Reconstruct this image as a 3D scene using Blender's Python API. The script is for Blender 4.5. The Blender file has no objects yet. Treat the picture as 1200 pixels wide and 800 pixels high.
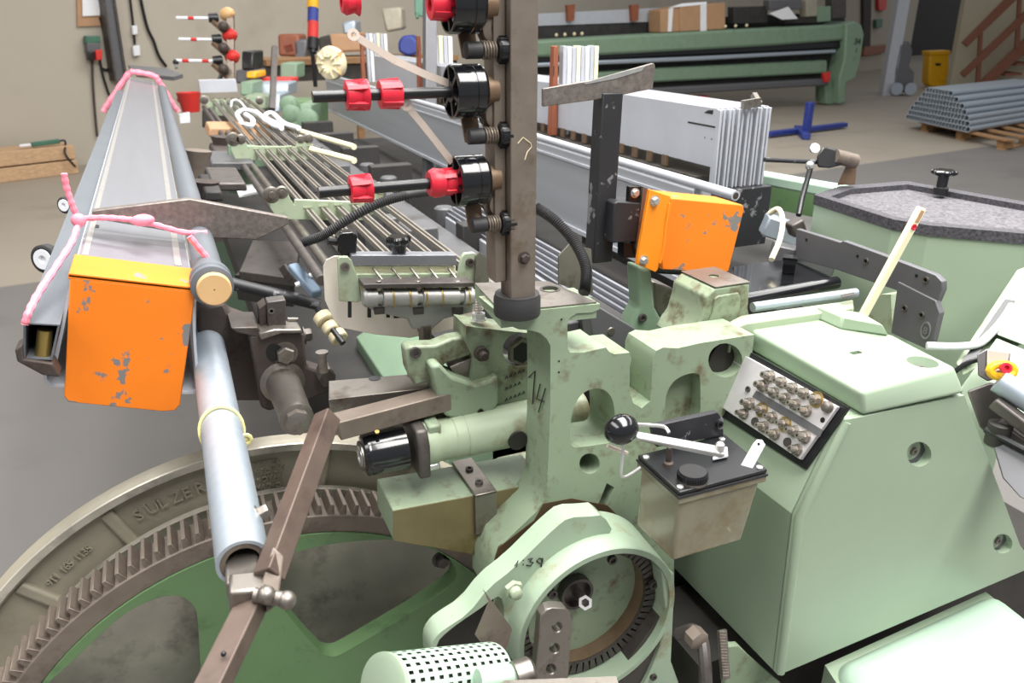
import bpy, bmesh, math, random
from mathutils import Vector as V, Matrix
from mathutils.geometry import tessellate_polygon
random.seed(7)
SC = bpy.context.scene
COL = SC.collection
PI = math.pi
# ------------------------------------------------------------------ camera
FPX, PITCH, YAW, HCAM = 921.0, math.radians(22.2), math.radians(23.4), 1.65
cd = bpy.data.cameras.new('camera'); cam = bpy.data.objects.new('camera', cd); COL.objects.link(cam)
cam.location = (0, 0, HCAM); cam.rotation_euler = (PI/2 - PITCH, 0, -YAW)
cd.sensor_width = 36; cd.lens = FPX/1200*36; cd.clip_start = .05; cd.clip_end = 80
cd.dof.use_dof = True; cd.dof.focus_distance = 1.1; cd.dof.aperture_fstop = 9
SC.camera = cam
# ------------------------------------------------------------------ light
w = bpy.data.worlds.new('hall_daylight'); SC.world = w; w.use_nodes = True
w.node_tree.nodes['Background'].inputs[0].default_value = (.93, .96, 1, 1)
w.node_tree.nodes['Background'].inputs[1].default_value = .31
def area(name, loc, size, power, rot=(0, 0, 0), col=(1, .98, .95)):
    l = bpy.data.lights.new(name, 'AREA'); l.shape = 'RECTANGLE'; l.size, l.size_y = size; l.energy = power; l.color = col
    o = bpy.data.objects.new(name, l); COL.objects.link(o); o.location = loc; o.rotation_euler = rot; return o
area('skylight_near', (1.2, .2, 5.2), (2.2, 6), 600)
area('skylight_left', (-2.6, 1.5, 5.2), (1.6, 7), 230)
area('skylight_far', (4.5, 8.5, 5.6), (9, 2.2), 330)
area('skylight_right', (5.2, 1.0, 5.2), (1.6, 7), 210)
SC.view_settings.view_transform = 'Standard'; SC.view_settings.look = 'None'
SC.view_settings.gamma = 1; SC.view_settings.use_curve_mapping = False
SC.view_settings.exposure = 0.35
# ------------------------------------------------------------------ pixels of the photo to places in the hall
_fh = V((math.sin(YAW), math.cos(YAW), 0)); _r = V((math.cos(YAW), -math.sin(YAW), 0)); _z = V((0, 0, 1))
_fw = _fh*math.cos(PITCH) - _z*math.sin(PITCH); _up = _fh*math.sin(PITCH) + _z*math.cos(PITCH); _C = V((0, 0, HCAM))
def ray(x, y): return _fw + _r*((x-600)/FPX) + _up*((400-y)/FPX)
def D(x, y, d): return _C + ray(x, y)*d
def _pl(x, y, a, v):
    R = ray(x, y); return _C + R*((v-_C[a])/R[a])
def PX(x, y, v): return _pl(x, y, 0, v)
def PY(x, y, v): return _pl(x, y, 1, v)
def PZ(x, y, v): return _pl(x, y, 2, v)
def PP(x, y, p, n):
    R = ray(x, y); return _C + R*((V(p)-_C).dot(n)/R.dot(n))
def TX(l, v): return [PX(x, y, v) for x, y in l]
def TY(l, v): return [PY(x, y, v) for x, y in l]
def TZ(l, v): return [PZ(x, y, v) for x, y in l]
# ------------------------------------------------------------------ materials
def lin(c):
    if isinstance(c, str): c = [int(c[i:i+2], 16)/255 for i in (0, 2, 4)]
    return tuple((x/12.92 if x <= .04045 else ((x+.055)/1.055)**2.4) for x in c[:3]) + (1,)
MATS = {}
def mk(name, col, rough=.5, metal=0, var=.12, vs=9, stain=None, samt=.5, ss=7, sdet=6, bump=0, bs=90, chip=None, chipamt=.62, cs=14, stretch=None, trans=0, emit=0, coat=0):
    m = bpy.data.materials.new(name); m.use_nodes = True; nt = m.node_tree; N = nt.nodes; L = nt.links
    b = N['Principled BSDF']; c = lin(col)
    b.inputs['Roughness'].default_value = rough; b.inputs['Metallic'].default_value = metal
    if trans: b.inputs['Transmission Weight'].default_value = trans
    if coat: b.inputs['Coat Weight'].default_value = coat
    if emit: b.inputs['Emission Color'].default_value = c; b.inputs['Emission Strength'].default_value = emit
    tc = N.new('ShaderNodeTexCoord'); vec = tc.outputs['Object']
    if stretch:
        mp = N.new('ShaderNodeMapping'); mp.inputs['Scale'].default_value = stretch; L.new(vec, mp.inputs[0]); vec = mp.outputs[0]
    def noise(s, d=4, r=.55):
        n = N.new('ShaderNodeTexNoise'); n.inputs['Scale'].default_value = s; n.inputs['Detail'].default_value = d; n.inputs['Roughness'].default_value = r
        L.new(vec, n.inputs['Vector']); return n.outputs['Fac']
    def ramp(f, a, bb):
        r = N.new('ShaderNodeMapRange'); r.inputs[1].default_value = a; r.inputs[2].default_value = bb; L.new(f, r.inputs[0]); return r.outputs[0]
    def mix(f, a, bb):
        x = N.new('ShaderNodeMix'); x.data_type = 'RGBA'; L.new(f, x.inputs[0])
        for i, q in ((6, a), (7, bb)):
            if hasattr(q, 'links'): L.new(q, x.inputs[i])
            else: x.inputs[i].default_value = q
        return x.outputs[2]
    lo = tuple(x*(1-var) for x in c[:3])+(1,); hi = tuple(min(1, x*(1+var)) for x in c[:3])+(1,)
    out = mix(ramp(noise(vs), .3, .7), lo, hi)
    if stain: out = mix(ramp(noise(ss, sdet, .65), 1-samt-.04, 1-samt+.14), out, lin(stain))
    if chip:
        f = ramp(noise(cs, 7, .6), chipamt, chipamt+.02); out = mix(f, out, lin(chip))
    L.new(out, b.inputs['Base Color'])
    if bump:
        bp = N.new('ShaderNodeBump'); bp.inputs['Strength'].default_value = bump; bp.inputs['Distance'].default_value = .002
        L.new(noise(bs, 3), bp.inputs['Height']); L.new(bp.outputs[0], b.inputs['Normal'])
    MATS[name] = m; return m
mk('mint', '96a790', .38, var=.03, vs=5, stain='95a585', samt=.3, ss=5)
mk('mint_light', 'a9c2ae', .35, var=.03, vs=4)
mk('mint_dirty', '88987f', .5, var=.06, stain='675b45', samt=.43, ss=30, sdet=9, bump=.1)
mk('mint_oily', '86937a', .42, var=.08, stain='574a35', samt=.49, ss=26, sdet=9, bump=.15)
mk('mint_cream', 'a0ad93', .45, var=.05, stain='77643f', samt=.42, ss=12, sdet=8, bump=.1)
mk('green_dark', '5f7d54', .5, var=.06, stain='3f5a38', samt=.38, ss=14)
mk('green_mid', '789078', .5, var=.06, stain='50634a', samt=.36, ss=8)
mk('olive', '6a6142', .45, var=.2, vs=14, stain='4b421f', samt=.45)
mk('aluminium', '9a9ca3', .38, metal=.8, var=.05, vs=40, stretch=(1, .05, 1), bump=.06, bs=160)
mk('aluminium_side', 'a3a6ab', .5, metal=.15, var=.06, vs=30, stretch=(1, .05, 1))
mk('frame_white', 'b6b9c0', .42, metal=.15, var=.04, vs=10)
mk('zinc', 'aab4be', .42, metal=.55, var=.06, vs=60, bump=.03, bs=200)
mk('steel', '8b857e', .4, metal=.85, var=.15, vs=20, stain='5d5248', samt=.42, ss=20)
mk('steel_bright', 'c9c8c6', .3, metal=.75, var=.08, vs=25)
mk('steel_dark', '5b5653', .5, metal=.6, var=.15, vs=25, stain='40352d', samt=.42, ss=18, bump=.15)
mk('steel_speckled', '7d7570', .5, metal=.6, var=.25, vs=120, bump=.3, bs=160, stain='8d8680', samt=.4, ss=60)
mk('rust', '4d4440', .6, metal=.35, var=.2, vs=22, stain='3a2d26', samt=.45, ss=16, bump=.2)
mk('rust_light', '776c62', .5, metal=.3, var=.15, vs=22, stain='564a43', samt=.42, ss=14, bump=.15)
mk('bronze', '7c6753', .45, metal=.4, var=.2, vs=16, stain='5a3f28', samt=.42)
mk('brass', 'b39a5c', .35, metal=.9, var=.1)
mk('post_steel', '867b70', .45, metal=.55, var=.1, vs=50, stain='6f5f50', samt=.42, ss=30)
mk('cast_grey', 'a09988', .5, metal=.15, var=.1, vs=18, stain='8b8474', samt=.42, ss=9, bump=.12, bs=120)
mk('cast_worn', 'b9b3a7', .36, metal=.3, var=.15, vs=12, stain='6c6760', samt=.45, ss=7, stretch=(1, 1, 1))
mk('dish', '6f6a61', .35, metal=.75, var=.2, vs=7, stain='4d453a', samt=.45, ss=6)
mk('black', '17181a', .35, var=.1)
mk('black_gloss', '101114', .16, var=.1, coat=.4)
mk('black_worn', '26262a', .5, var=.2, chip='77777a', chipamt=.6, cs=30, bump=.1)
mk('black_dirty', '2b2825', .6, var=.3, vs=18, bump=.2)
mk('rubber', '2c2b2c', .6, var=.1)
mk('grey_plate', '68686b', .5, metal=.4, var=.06, vs=16)
mk('granite', '47454a', .7, var=.6, vs=190, bump=.4, bs=190)
mk('granite_light', '5f5d61', .75, var=.6, vs=160, bump=.4, bs=190)
mk('rod_steel', '98928a', .35, metal=.6, var=.08, vs=14)
mk('bed', '5c5c5e', .55, metal=.3, var=.1, vs=6, stain='3c3936', samt=.42, ss=4)
mk('bed_dark', '2f2d2c', .65, var=.3, vs=9, bump=.1)
mk('orange', 'ee7d12', .5, var=.05, chip='7b7876', chipamt=.59, cs=22)
mk('orange_clean', 'f38c14', .5, var=.04, chip='5c4a30', chipamt=.64, cs=30)
mk('red', 'cf2338', .4, var=.08)
mk('red_soft', 'c9302a', .5, var=.1)
mk('pink', 'f08a9c', .55, var=.15, vs=60, bump=.4, bs=120)
mk('cream', 'e0d3b0', .4, var=.05)
mk('tan', 'd3ab78', .5, var=.05)
mk('ivory', 'e6dfbf', .4, var=.05)
mk('white', 'e4e6ea', .4, var=.03)
mk('yellow', 'e0a813', .45, var=.06)
mk('cord', 'c9be83', .6, var=.15, vs=80)
mk('blue', '2b3a86', .5, var=.1)
mk('blue_light', '6b7d90', .45, var=.1)
mk('cardboard', 'b08a68', .7, var=.06)
mk('wood', 'bd9b78', .65, var=.15, vs=5, stretch=(1, 8, 8))
mk('wood_pallet', '94704c', .65, var=.18, vs=6, stretch=(1, 6, 6))
mk('brown', '8a4f36', .55, var=.1, vs=14)
mk('stair_brown', '7a4a34', .5, var=.06)
mk('copper', 'e2d2c4', .35, metal=.5, var=.1)
mk('cloth_dark', '3a3632', .8, var=.3)
mk('tank', 'a8a28b', .18, var=.12, vs=9, stain='8a7346', samt=.42, ss=6, trans=.5)
mk('lens_green', '3f6b57', .5)
mk('profile_grey', '666b71', .5, metal=.2, var=.05, vs=6)
mk('plate_alu', 'f0e6d8', .3, metal=.15, var=.08, vs=6)
mk('cast_alu', '9b9b98', .42, metal=.45, var=.1, vs=20)
mk('lever_brown', '5e5048', .5, metal=.35, var=.15, vs=22, stain='4a3c36', samt=.44, ss=14)
mk('mint_worn', '9cae97', .42, var=.05, stain='80693f', samt=.41, ss=12, sdet=8, bump=.1)
mk('nickel', 'aaa39b', .26, metal=.8, var=.15, vs=30)
mk('panel_alu', 'cfcbcd', .34, metal=.3, var=.05, vs=30)
mk('grime_and_shade', '4d3d2c', .45, var=.2, vs=14)
mk('paper', 'e7e8ea', .6, var=.02)
mk('ink', '20221f', .6, var=0)
# ------------------------------------------------------------------ mesh building
class MB:
    def __init__(s): s.v = []; s.f = []
    def add(s, vs, fs):
        o = len(s.v); s.v += [V(p) for p in vs]; s.f += [tuple(i+o for i in f) for f in fs]; return s
    def prism(s, loops, vec):
        if isinstance(loops[0], V): loops = [loops]
        vec = V(vec); flat = [p for l in loops for p in l]; n = len(flat)
        if len(loops) == 1: caps = [tuple(range(n))]
        else: caps = [tuple(t) for t in tessellate_polygon(loops)]
        fs = caps + [tuple(i+n for i in reversed(c)) for c in caps]; o = 0
        for l in loops:
            k = len(l)
            for i in range(k):
                j = (i+1) % k; fs.append((o+i, o+j, o+j+n, o+i+n))
            o += k
        return s.add(flat+[p+vec for p in flat], fs)
    def loft(s, a, b):
        n = len(a); fs = [tuple(range(n)), tuple(range(2*n-1, n-1, -1))]
        fs += [(i, (i+1) % n, (i+1) % n+n, i+n) for i in range(n)]
        return s.add(list(a)+list(b), fs)
    def box(s, c, size, R=None):
        hx, hy, hz = size[0]/2, size[1]/2, size[2]/2; c = V(c); vs = []
        for x in (-hx, hx):
            for y in (-hy, hy):
                for z in (-hz, hz):
                    p = V((x, y, z)); p = R @ p if R else p; vs.append(c+p)
        return s.add(vs, [(0, 1, 3, 2), (4, 6, 7, 5), (0, 4, 5, 1), (2, 3, 7, 6), (0, 2, 6, 4), (1, 5, 7, 3)])
    def span(s, a, b): a, b = V(a), V(b); return s.box((a+b)/2, [abs(x) for x in (b-a)])
    def bar(s, p0, p1, wd, h, up=(0, 0, 1)):
        p0, p1, up = V(p0), V(p1), V(up); d = (p1-p0); L = d.length; d.normalize()
        x = d.cross(up).normalized(); u = x.cross(d); R = Matrix((x, d, u)).transposed()
        return s.box((p0+p1)/2, (wd, L, h), R)
    def tube(s, pts, r, n=8, cap=True, closed=False):
        pts = [V(p) for p in pts]; k = len(pts); rs = r if isinstance(r, (list, tuple)) else [r]*k
        vs = []; up = None
        for i, p in enumerate(pts):
            t = (pts[(i+1) % k]-pts[i-1]) if closed else (pts[min(i+1, k-1)]-pts[max(i-1, 0)]); t.normalize()
            if up is None:
                a = V((0, 0, 1)) if abs(t.z) < .9 else V((1, 0, 0)); up = (a-t*a.dot(t)).normalized()
            else: up = (up-t*up.dot(t)).normalized()
            q = t.cross(up)
            for j in range(n):
                an = 2*PI*j/n; vs.append(p+(up*math.cos(an)+q*math.sin(an))*rs[i])
        fs = []
        for i in range(k if closed else k-1):
            for j in range(n):
                a = i*n+j; b = i*n+(j+1) % n; i2 = (i+1) % k; fs.append((a, b, i2*n+(j+1) % n, i2*n+j))
        if cap and not closed: fs += [tuple(range(n)), tuple(range(k*n-1, (k-1)*n-1, -1))]
        return s.add(vs, fs)
    def cyl(s, p0, p1, r, n=16, r1=None): return s.tube([p0, p1], [r, r if r1 is None else r1], n)
    def lathe(s, p, ax, prof, n=24, ph=0, ref=None, closed=False):
        p, ax = V(p), V(ax).normalized(); a = V(ref) if ref else (V((0, 0, 1)) if abs(ax.z) < .9 else V((1, 0, 0)))
        u = (a-ax*a.dot(ax)).normalized(); q = ax.cross(u); vs = []
        for t, r in prof:
            for j in range(n):
                an = 2*PI*j/n+ph; vs.append(p+ax*t+(u*math.cos(an)+q*math.sin(an))*r)
        fs = []; k = len(prof)
        for i in range(k if closed else k-1):
            i2 = (i+1) % k
            for j in range(n): fs.append((i*n+j, i*n+(j+1) % n, i2*n+(j+1) % n, i2*n+j))
        if not closed: fs += [tuple(range(n)), tuple(range(k*n-1, (k-1)*n-1, -1))]
        return s.add(vs, fs)
    def pipe(s, p0, p1, r, ri, n=20):
        p0, p1 = V(p0), V(p1); L = (p1-p0).length
        return s.lathe(p0, p1-p0, [(0, r), (L, r), (L, ri), (0, ri)], n, closed=True)
    def sheet(s, pts, t, vec, closed=False):
        vec = V(vec); vd = vec.normalized(); k = len(pts); A = []; B = []
        for i, p in enumerate(pts):
            a = pts[i-1] if (i or closed) else p; b = pts[(i+1) % k] if (i < k-1 or closed) else p
            nrm = vd.cross((b-a).normalized()); A.append(p+nrm*t/2); B.append(p-nrm*t/2)
        for i in range(k if closed else k-1):
            j = (i+1) % k; q = [A[i], A[j], B[j], B[i]]
            s.prism(q, vec)
        return s
    def ball(s, c, r, n=16, m=10, sc=(1, 1, 1), R=None):
        vs = []; fs = []; c = V(c)
        def pt(p):
            p = V((p[0]*sc[0], p[1]*sc[1], p[2]*sc[2]))*r; return c+(R @ p if R else p)
        vs.append(pt((0, 0, 1)))
        for i in range(1, m):
            a = PI*i/m
            for j in range(n): vs.append(pt((math.sin(a)*math.cos(2*PI*j/n), math.sin(a)*math.sin(2*PI*j/n), math.cos(a))))
        vs.append(pt((0, 0, -1))); e = len(vs)-1
        for j in range(n):
            fs.append((0, 1+j, 1+(j+1) % n)); fs.append((e, e-1-j, e-1-(j+1) % n))
        for i in range(m-2):
            for j in range(n): fs.append((1+i*n+j, 1+(i+1)*n+j, 1+(i+1)*n+(j+1) % n, 1+i*n+(j+1) % n))
        return s.add(vs, fs)
    def coil(s, p0, p1, r, wr, turns, n=6, per=12):
        p0, p1 = V(p0), V(p1); ax = (p1-p0).normalized(); a = V((0, 0, 1)) if abs(ax.z) < .9 else V((1, 0, 0))
        u = (a-ax*a.dot(ax)).normalized(); q = ax.cross(u); k = int(turns*per)
        return s.tube([p0+(p1-p0)*(i/k)+(u*math.cos(2*PI*i/per)+q*math.sin(2*PI*i/per))*r for i in range(k+1)], wr, n)
    def build(s, name, mat, parent=None, bevel=0, smooth=35, seg=2, base=False):
        lo = [min(p[i] for p in s.v) for i in range(3)]; hi = [max(p[i] for p in s.v) for i in range(3)]
        c = V([(a+b)/2 for a, b in zip(lo, hi)])
        if base: c.z = lo[2]
        me = bpy.data.meshes.new(name); me.from_pydata([p-c for p in s.v], [], s.f)
        bm = bmesh.new(); bm.from_mesh(me); bmesh.ops.recalc_face_normals(bm, faces=bm.faces); bm.to_mesh(me); bm.free()
        for p in me.polygons: p.use_smooth = True
        me.set_sharp_from_angle(angle=math.radians(smooth)); me.materials.append(MATS[mat])
        o = bpy.data.objects.new(name, me); COL.objects.link(o)
        if parent: o.parent = parent; o.location = c - wloc(parent)
        else: o.location = c
        if bevel:
            b = o.modifiers.new('bevel', 'BEVEL'); b.width = bevel; b.segments = seg; b.limit_method = 'ANGLE'; b.angle_limit = math.radians(35); b.harden_normals = False
        return o
def wloc(o):
    p = V(o.location)
    while o.parent: o = o.parent; p += V(o.location)
    return p
def tag(o, label, cat, group=None):
    o['label'] = label; o['category'] = cat
    if group: o['group'] = group
    return o
def struct(o): o['kind'] = 'structure'; return o
def thing(name, label, cat, loc, group=None):
    o = bpy.data.objects.new(name, None); COL.objects.link(o); o.location = loc; o.empty_display_size = .05
    return tag(o, label, cat, group)
def solo(mb, name, mat, label, cat, group=None, **k): return tag(mb.build(name, mat, None, **k), label, cat, group)
def hexbolt(parent, p, ax, r=.006, h=.005, mat='steel', washer=True, name='bolt', n=6):
    ax = V(ax).normalized(); p = V(p); m = MB()
    if washer: m.lathe(p, ax, [(-.001, r*1.35), (.0012, r*1.35)], 14)
    m.lathe(p+ax*.0012, ax, [(0, r), (h*.8, r), (h, r*.85)], n)
    return m.build(name, mat, parent)
def capscrew(parent, p, ax, r=.006, h=.004, mat='steel_dark'):
    ax = V(ax).normalized(); p = V(p)
    return MB().lathe(p, ax, [(-.001, r), (h, r), (h, r*.55), (h*.4, r*.5)], 14).build('socket_screw', mat, parent)
def copy_tree(o, parent=None):
    c = o.copy(); COL.objects.link(c); c.parent = parent
    for ch in [x for x in bpy.data.objects if x.parent == o]: copy_tree(ch, c)
    return c
def text_geo(body, size, ext, org, xd, yd, mb=None):
    cu = bpy.data.curves.new('t', 'FONT'); cu.body = body; cu.size = size; cu.extrude = ext; cu.resolution_u = 2
    o = bpy.data.objects.new('t', cu); COL.objects.link(o); dg = bpy.context.evaluated_depsgraph_get()
    me = bpy.data.meshes.new_from_object(o.evaluated_get(dg)); xd, yd = V(xd).normalized(), V(yd).normalized(); zd = xd.cross(yd)
    mb = mb or MB(); mb.add([V(org)+xd*p.co.x+yd*p.co.y+zd*p.co.z for p in me.vertices], [tuple(p.vertices) for p in me.polygons])
    bpy.data.objects.remove(o); bpy.data.curves.remove(cu); bpy.data.meshes.remove(me); return mb
def circ(c, r, n, u, q, ph=0): return [V(c)+(V(u)*math.cos(2*PI*i/n+ph)+V(q)*math.sin(2*PI*i/n+ph))*r for i in range(n)]
def spline(pts, k=6):
    pts = [V(p) for p in pts]; out = []
    for i in range(len(pts)-1):
        a, b, c, d = pts[max(i-1, 0)], pts[i], pts[i+1], pts[min(i+2, len(pts)-1)]
        for j in range(k):
            t = j/k; out.append(.5*((2*b)+(c-a)*t+(2*a-5*b+4*c-d)*t*t+(3*b-a-3*c+d)*t**3))
    return out+[pts[-1]]
def chaikin(l, n=2):
    for _ in range(n):
        o = []
        for i, p in enumerate(l):
            q = l[(i+1) % len(l)]; o += [(p[0]*.75+q[0]*.25, p[1]*.75+q[1]*.25), (p[0]*.25+q[0]*.75, p[1]*.25+q[1]*.75)]
        l = o
    return l
def carve(o, mb):
    c = mb.build('cutter', 'black'); m = o.modifiers.new('cut', 'BOOLEAN'); m.object = c; m.operation = 'DIFFERENCE'; m.solver = 'EXACT'
    bpy.context.view_layer.update(); dg = bpy.context.evaluated_depsgraph_get(); me = bpy.data.meshes.new_from_object(o.evaluated_get(dg))
    o.modifiers.clear(); o.data = me; me.set_sharp_from_angle(angle=math.radians(35)); bpy.data.objects.remove(c)
XA, YA, ZA = V((1, 0, 0)), V((0, 1, 0)), V((0, 0, 1))
# ------------------------------------------------------------------ the hall
RU = V((.912, .41, 0)).normalized(); RN = V((RU.y, -RU.x, 0))      # along the back wall; from the wall into the hall
def mat_floor():
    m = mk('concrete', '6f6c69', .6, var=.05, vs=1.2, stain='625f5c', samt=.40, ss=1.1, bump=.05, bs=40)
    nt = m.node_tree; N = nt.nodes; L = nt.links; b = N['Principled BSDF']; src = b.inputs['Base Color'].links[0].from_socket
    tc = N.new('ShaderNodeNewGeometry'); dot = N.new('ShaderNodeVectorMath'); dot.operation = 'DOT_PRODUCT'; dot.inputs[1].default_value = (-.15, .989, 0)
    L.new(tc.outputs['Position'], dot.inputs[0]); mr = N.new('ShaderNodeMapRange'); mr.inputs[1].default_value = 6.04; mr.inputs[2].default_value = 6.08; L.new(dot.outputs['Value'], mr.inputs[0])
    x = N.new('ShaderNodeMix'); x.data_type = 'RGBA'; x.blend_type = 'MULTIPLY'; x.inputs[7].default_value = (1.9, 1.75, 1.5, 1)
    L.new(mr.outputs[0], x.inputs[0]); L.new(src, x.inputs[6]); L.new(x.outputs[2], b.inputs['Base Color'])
mat_floor()
mk('plaster', 'b1a99b', .85, var=.03, vs=.8, stain='a59d8f', samt=.42, ss=.9)
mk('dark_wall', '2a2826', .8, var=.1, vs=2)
mk('pale_wall', 'b0a790', .8, var=.04, vs=2)
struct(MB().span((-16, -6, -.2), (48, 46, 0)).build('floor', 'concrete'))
W0 = V((-1.6, 10.85, 0))
def wp(s, z, out=0): return W0+RU*s+RN*out+ZA*z        # a point on the back wall
def wpx(x, y):
    p = PP(x, y, W0, RN); return (p-W0).dot(RU), p.z
s_end = wpx(1066, 60)[0]
struct(MB().prism([wp(-14, 0), wp(s_end, 0), wp(s_end, 6), wp(-14, 6)], -RN*.25).build('wall_back', 'plaster'))
def wallprism(pix, out, dep):                           # outline seen on the wall, standing out from it
    return MB().prism([PP(x, y, W0+RN*out, RN) for x, y in pix], -RN*dep)
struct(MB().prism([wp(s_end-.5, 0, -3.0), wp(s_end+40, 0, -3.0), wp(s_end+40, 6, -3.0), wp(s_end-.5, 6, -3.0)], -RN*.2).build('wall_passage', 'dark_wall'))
SP = PZ(1128, 106, 0); FN = -_fh
def sp_(x, y, o=0): return PP(x, y, SP+FN*o, FN)
struct(MB().prism([V((*sp_(1112,106).xy, 0)), V((*sp_(1500,106).xy, 0)), V((*sp_(1500,0).xy, 6)), V((*sp_(1128,0).xy, 6))], -FN*.2).build('wall_stair', 'pale_wall'))
# ------------------------------------------------------------------ saddle casting of the machine frame
YC = .80
fr = thing('frame_casting', 'pale green cast iron saddle frame marked 14, two arms around an open slot', 'machine frame', PZ(700, 640, 0)*0+V((.55, .84, 0)))
outer = [(586,368),(703,356),(703,362),(694,366),(676,367),(668,372),(665,380),(665,408),(668,413),(684,413),(710,407),(714,412),(720,415),(738,413),(740,420),(738,432),(738,460),(742,472),(752,478),(762,470),(764,440),(765,420),(769,411),(777,407),(794,408),(820,402),(858,396),(884,392),(878,445),(838,500),(800,550),(790,600),(790,690),(740,700),(575,700),(575,668),(586,640),(628,600),(636,588),(641,574),(645,480),(645,405),(641,397),(633,390),(622,387),(608,386),(597,381),(588,374)]
win = [(671,480),(678,465),(688,457),(700,454),(712,458),(719,470),(721,490),(720,518),(700,521),(674,525),(668,520),(668,500)]
def pxc(cx, cy, r, n=18): return [(cx+r*math.cos(2*PI*i/n), cy+r*math.sin(2*PI*i/n)) for i in range(n)]
slot = [(711,566),(720,571),(707,599),(699,596)]
pocket = [(779,470),(783,455),(793,443),(808,437),(818,437),(821,442),(821,500),(779,520)]
bighole = pxc(850, 422, 20, 20)
MB().prism([TY(outer, YC), TY(chaikin(win), YC), TY(pxc(691, 543, 12), YC), TY(slot, YC), TY(bighole, YC), TY(chaikin(pocket), YC)], (0, .07, 0)).build('cast_body', 'mint_dirty', fr, bevel=.003)
MB().prism(TY(pocket, YC+.022), (0, .03, 0)).build('pocket_floor', 'mint_oily', fr)
MB().lathe(PY(850, 422, YC+.018), YA, [(0, .028), (.004, .028)], 24).build('hole_backing', 'black_dirty', fr)
# machined pad with threaded hole on the left arm
c0 = PY(588, 367, YC); c1 = PY(702, 355.5, YC)
pad = [c0+V((0, .002, .0006)), c1+V((-.002, .002, .0006)), c1+V((-.02, .1, .0006)), c1+V((-.05, .115, .0006)), c0+V((.01, .115, .0006))]
MB().prism([pad, circ((c0+c1)/2+V((.028, .062, .0006)), .0125, 20, XA, YA)], (0, 0, .0012)).build('machined_pad', 'steel', fr)
MB().loft([p-V((0, 0, .0006)) for p in pad], [p-V((0, 0, .02)) for p in pad]).build('arm_top', 'mint_dirty', fr)
MB().pipe((c0+c1)/2+V((.028, .062, .0024)), (c0+c1)/2+V((.028, .062, -.004)), .0135, .0105).build('threaded_hole', 'steel_dark', fr)
# right arm: tall block with machined head
YB = .875
bl = TY([(838,338),(879,332),(877,362),(885,400),(805,404),(812,391),(820,380),(826,360),(828,348)], YB)
MB().prism(bl, (0, .085, 0)).build('arm_block', 'mint_oily', fr, bevel=.003)
MB().prism(TY([(842,347),(866,343),(868,349),(866,395),(822,398),(828,385),(836,365),(838,350)], YB-.004), (0, .006, 0)).build('block_recess', 'mint_oily', fr, bevel=.0015)
h0, h1 = PY(838, 337.5, YB), PY(879, 331.5, YB)
hp = [h0, h1, h1+V((0, .085, 0)), h0+V((0, .085, 0))]
MB().prism([[p+ZA*.0006 for p in hp], circ((h0+h1)/2+V((0, .045, .0006)), .0075, 16, XA, YA)], (0, 0, .0012)).build('machined_head', 'steel', fr)
MB().prism(TY([(769,411),(777,407),(794,408),(820,402),(858,396),(884,392),(884,400),(769,420)], YC+.02), (0, .06, 0)).build('arm_ledge', 'mint_oily', fr, bevel=.003)
MB().prism(TY([(742,474),(752,480),(762,472),(764,440),(765,420),(769,411),(775,420),(775,500),(742,500)], YC+.03), (0, .05, 0)).build('slot_wall', 'mint_oily', fr, bevel=.003)
MB().prism(TY([(740,415),(738,432),(738,460),(742,472),(752,478),(745,500),(722,500),(722,420)], YC+.06), (0, .05, 0)).build('slot_wall', 'mint_oily', fr, bevel=.003)
# pen marks 14 on the left face
m = MB(); Xf = PY(645, 440, YC).x-.0012
for st in ([(619.5,442),(627,434.5),(624,473)], [(633,450),(629,467),(637,470)], [(639,455),(631,483)]):
    m.tube(TX(st, Xf), .0009, 5)
m.build('pen_number', 'ink', fr)
for q in ((658,374),(655,423),(655,436)):
    MB().lathe(PY(*q, YC), -YA, [(-.001, .0014), (.0004, .0014)], 8).build('small_hole', 'black', fr)
# side plate down to the floor behind everything
MB().span((.40, .90, 0), (1.25, .99, 1.02)).build('side_plate', 'mint_oily', fr, bevel=.004)
MB().span((.62, .875, .0), (1.25, .9, .95)).build('foot_plate', 'black_dirty', fr)

# ------------------------------------------------------------------ steel post with collar
YP = YC+.055
pc = PZ(606, 343, c0.z+.022); pc.y = pc.y
post = thing('steel_post', 'upright worn steel bar standing in a black collar on the green casting', 'post', (pc.x, pc.y, c0.z))
MB().lathe((pc.x, pc.y, c0.z-.004), ZA, [(0, .0272), (.002, .0278), (.021, .0278), (.024, .0262), (.026, .0262)], 32).build('collar', 'rubber', post)
b0, b1 = PY(598.5, 338, pc.y-.015), PY(627.5, 338, pc.y-.015)
wd = b1.x-b0.x
MB().span((b0.x, b0.y, c0.z+.004), (b1.x, b0.y+.03, 2.05)).build('bar', 'post_steel', post, bevel=.0012)
MB().span((b0.x-.004, b0.y+.03, b0.z+.01), (b1.x-.008, b0.y+.036, 2.05)).build('rear_strip', 'post_steel', post)
hexbolt(post, PY(614, 302, b0.y), -YA, .0055, .005, 'rust')
MB().tube(TY([(607,168),(613,161),(622,168),(623,172),(618,178),(615,187)], b0.y-.0004), .0006, 5).build('scratch', 'cream', post)
bp = MB().span((b0.x-.014, b0.y+.012, b0.z+.005), (b0.x-.0005, b0.y+.04, 2.05)).build('mounting_rail', 'post_steel', post, bevel=.001)
POST = post; PB = b0

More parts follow.
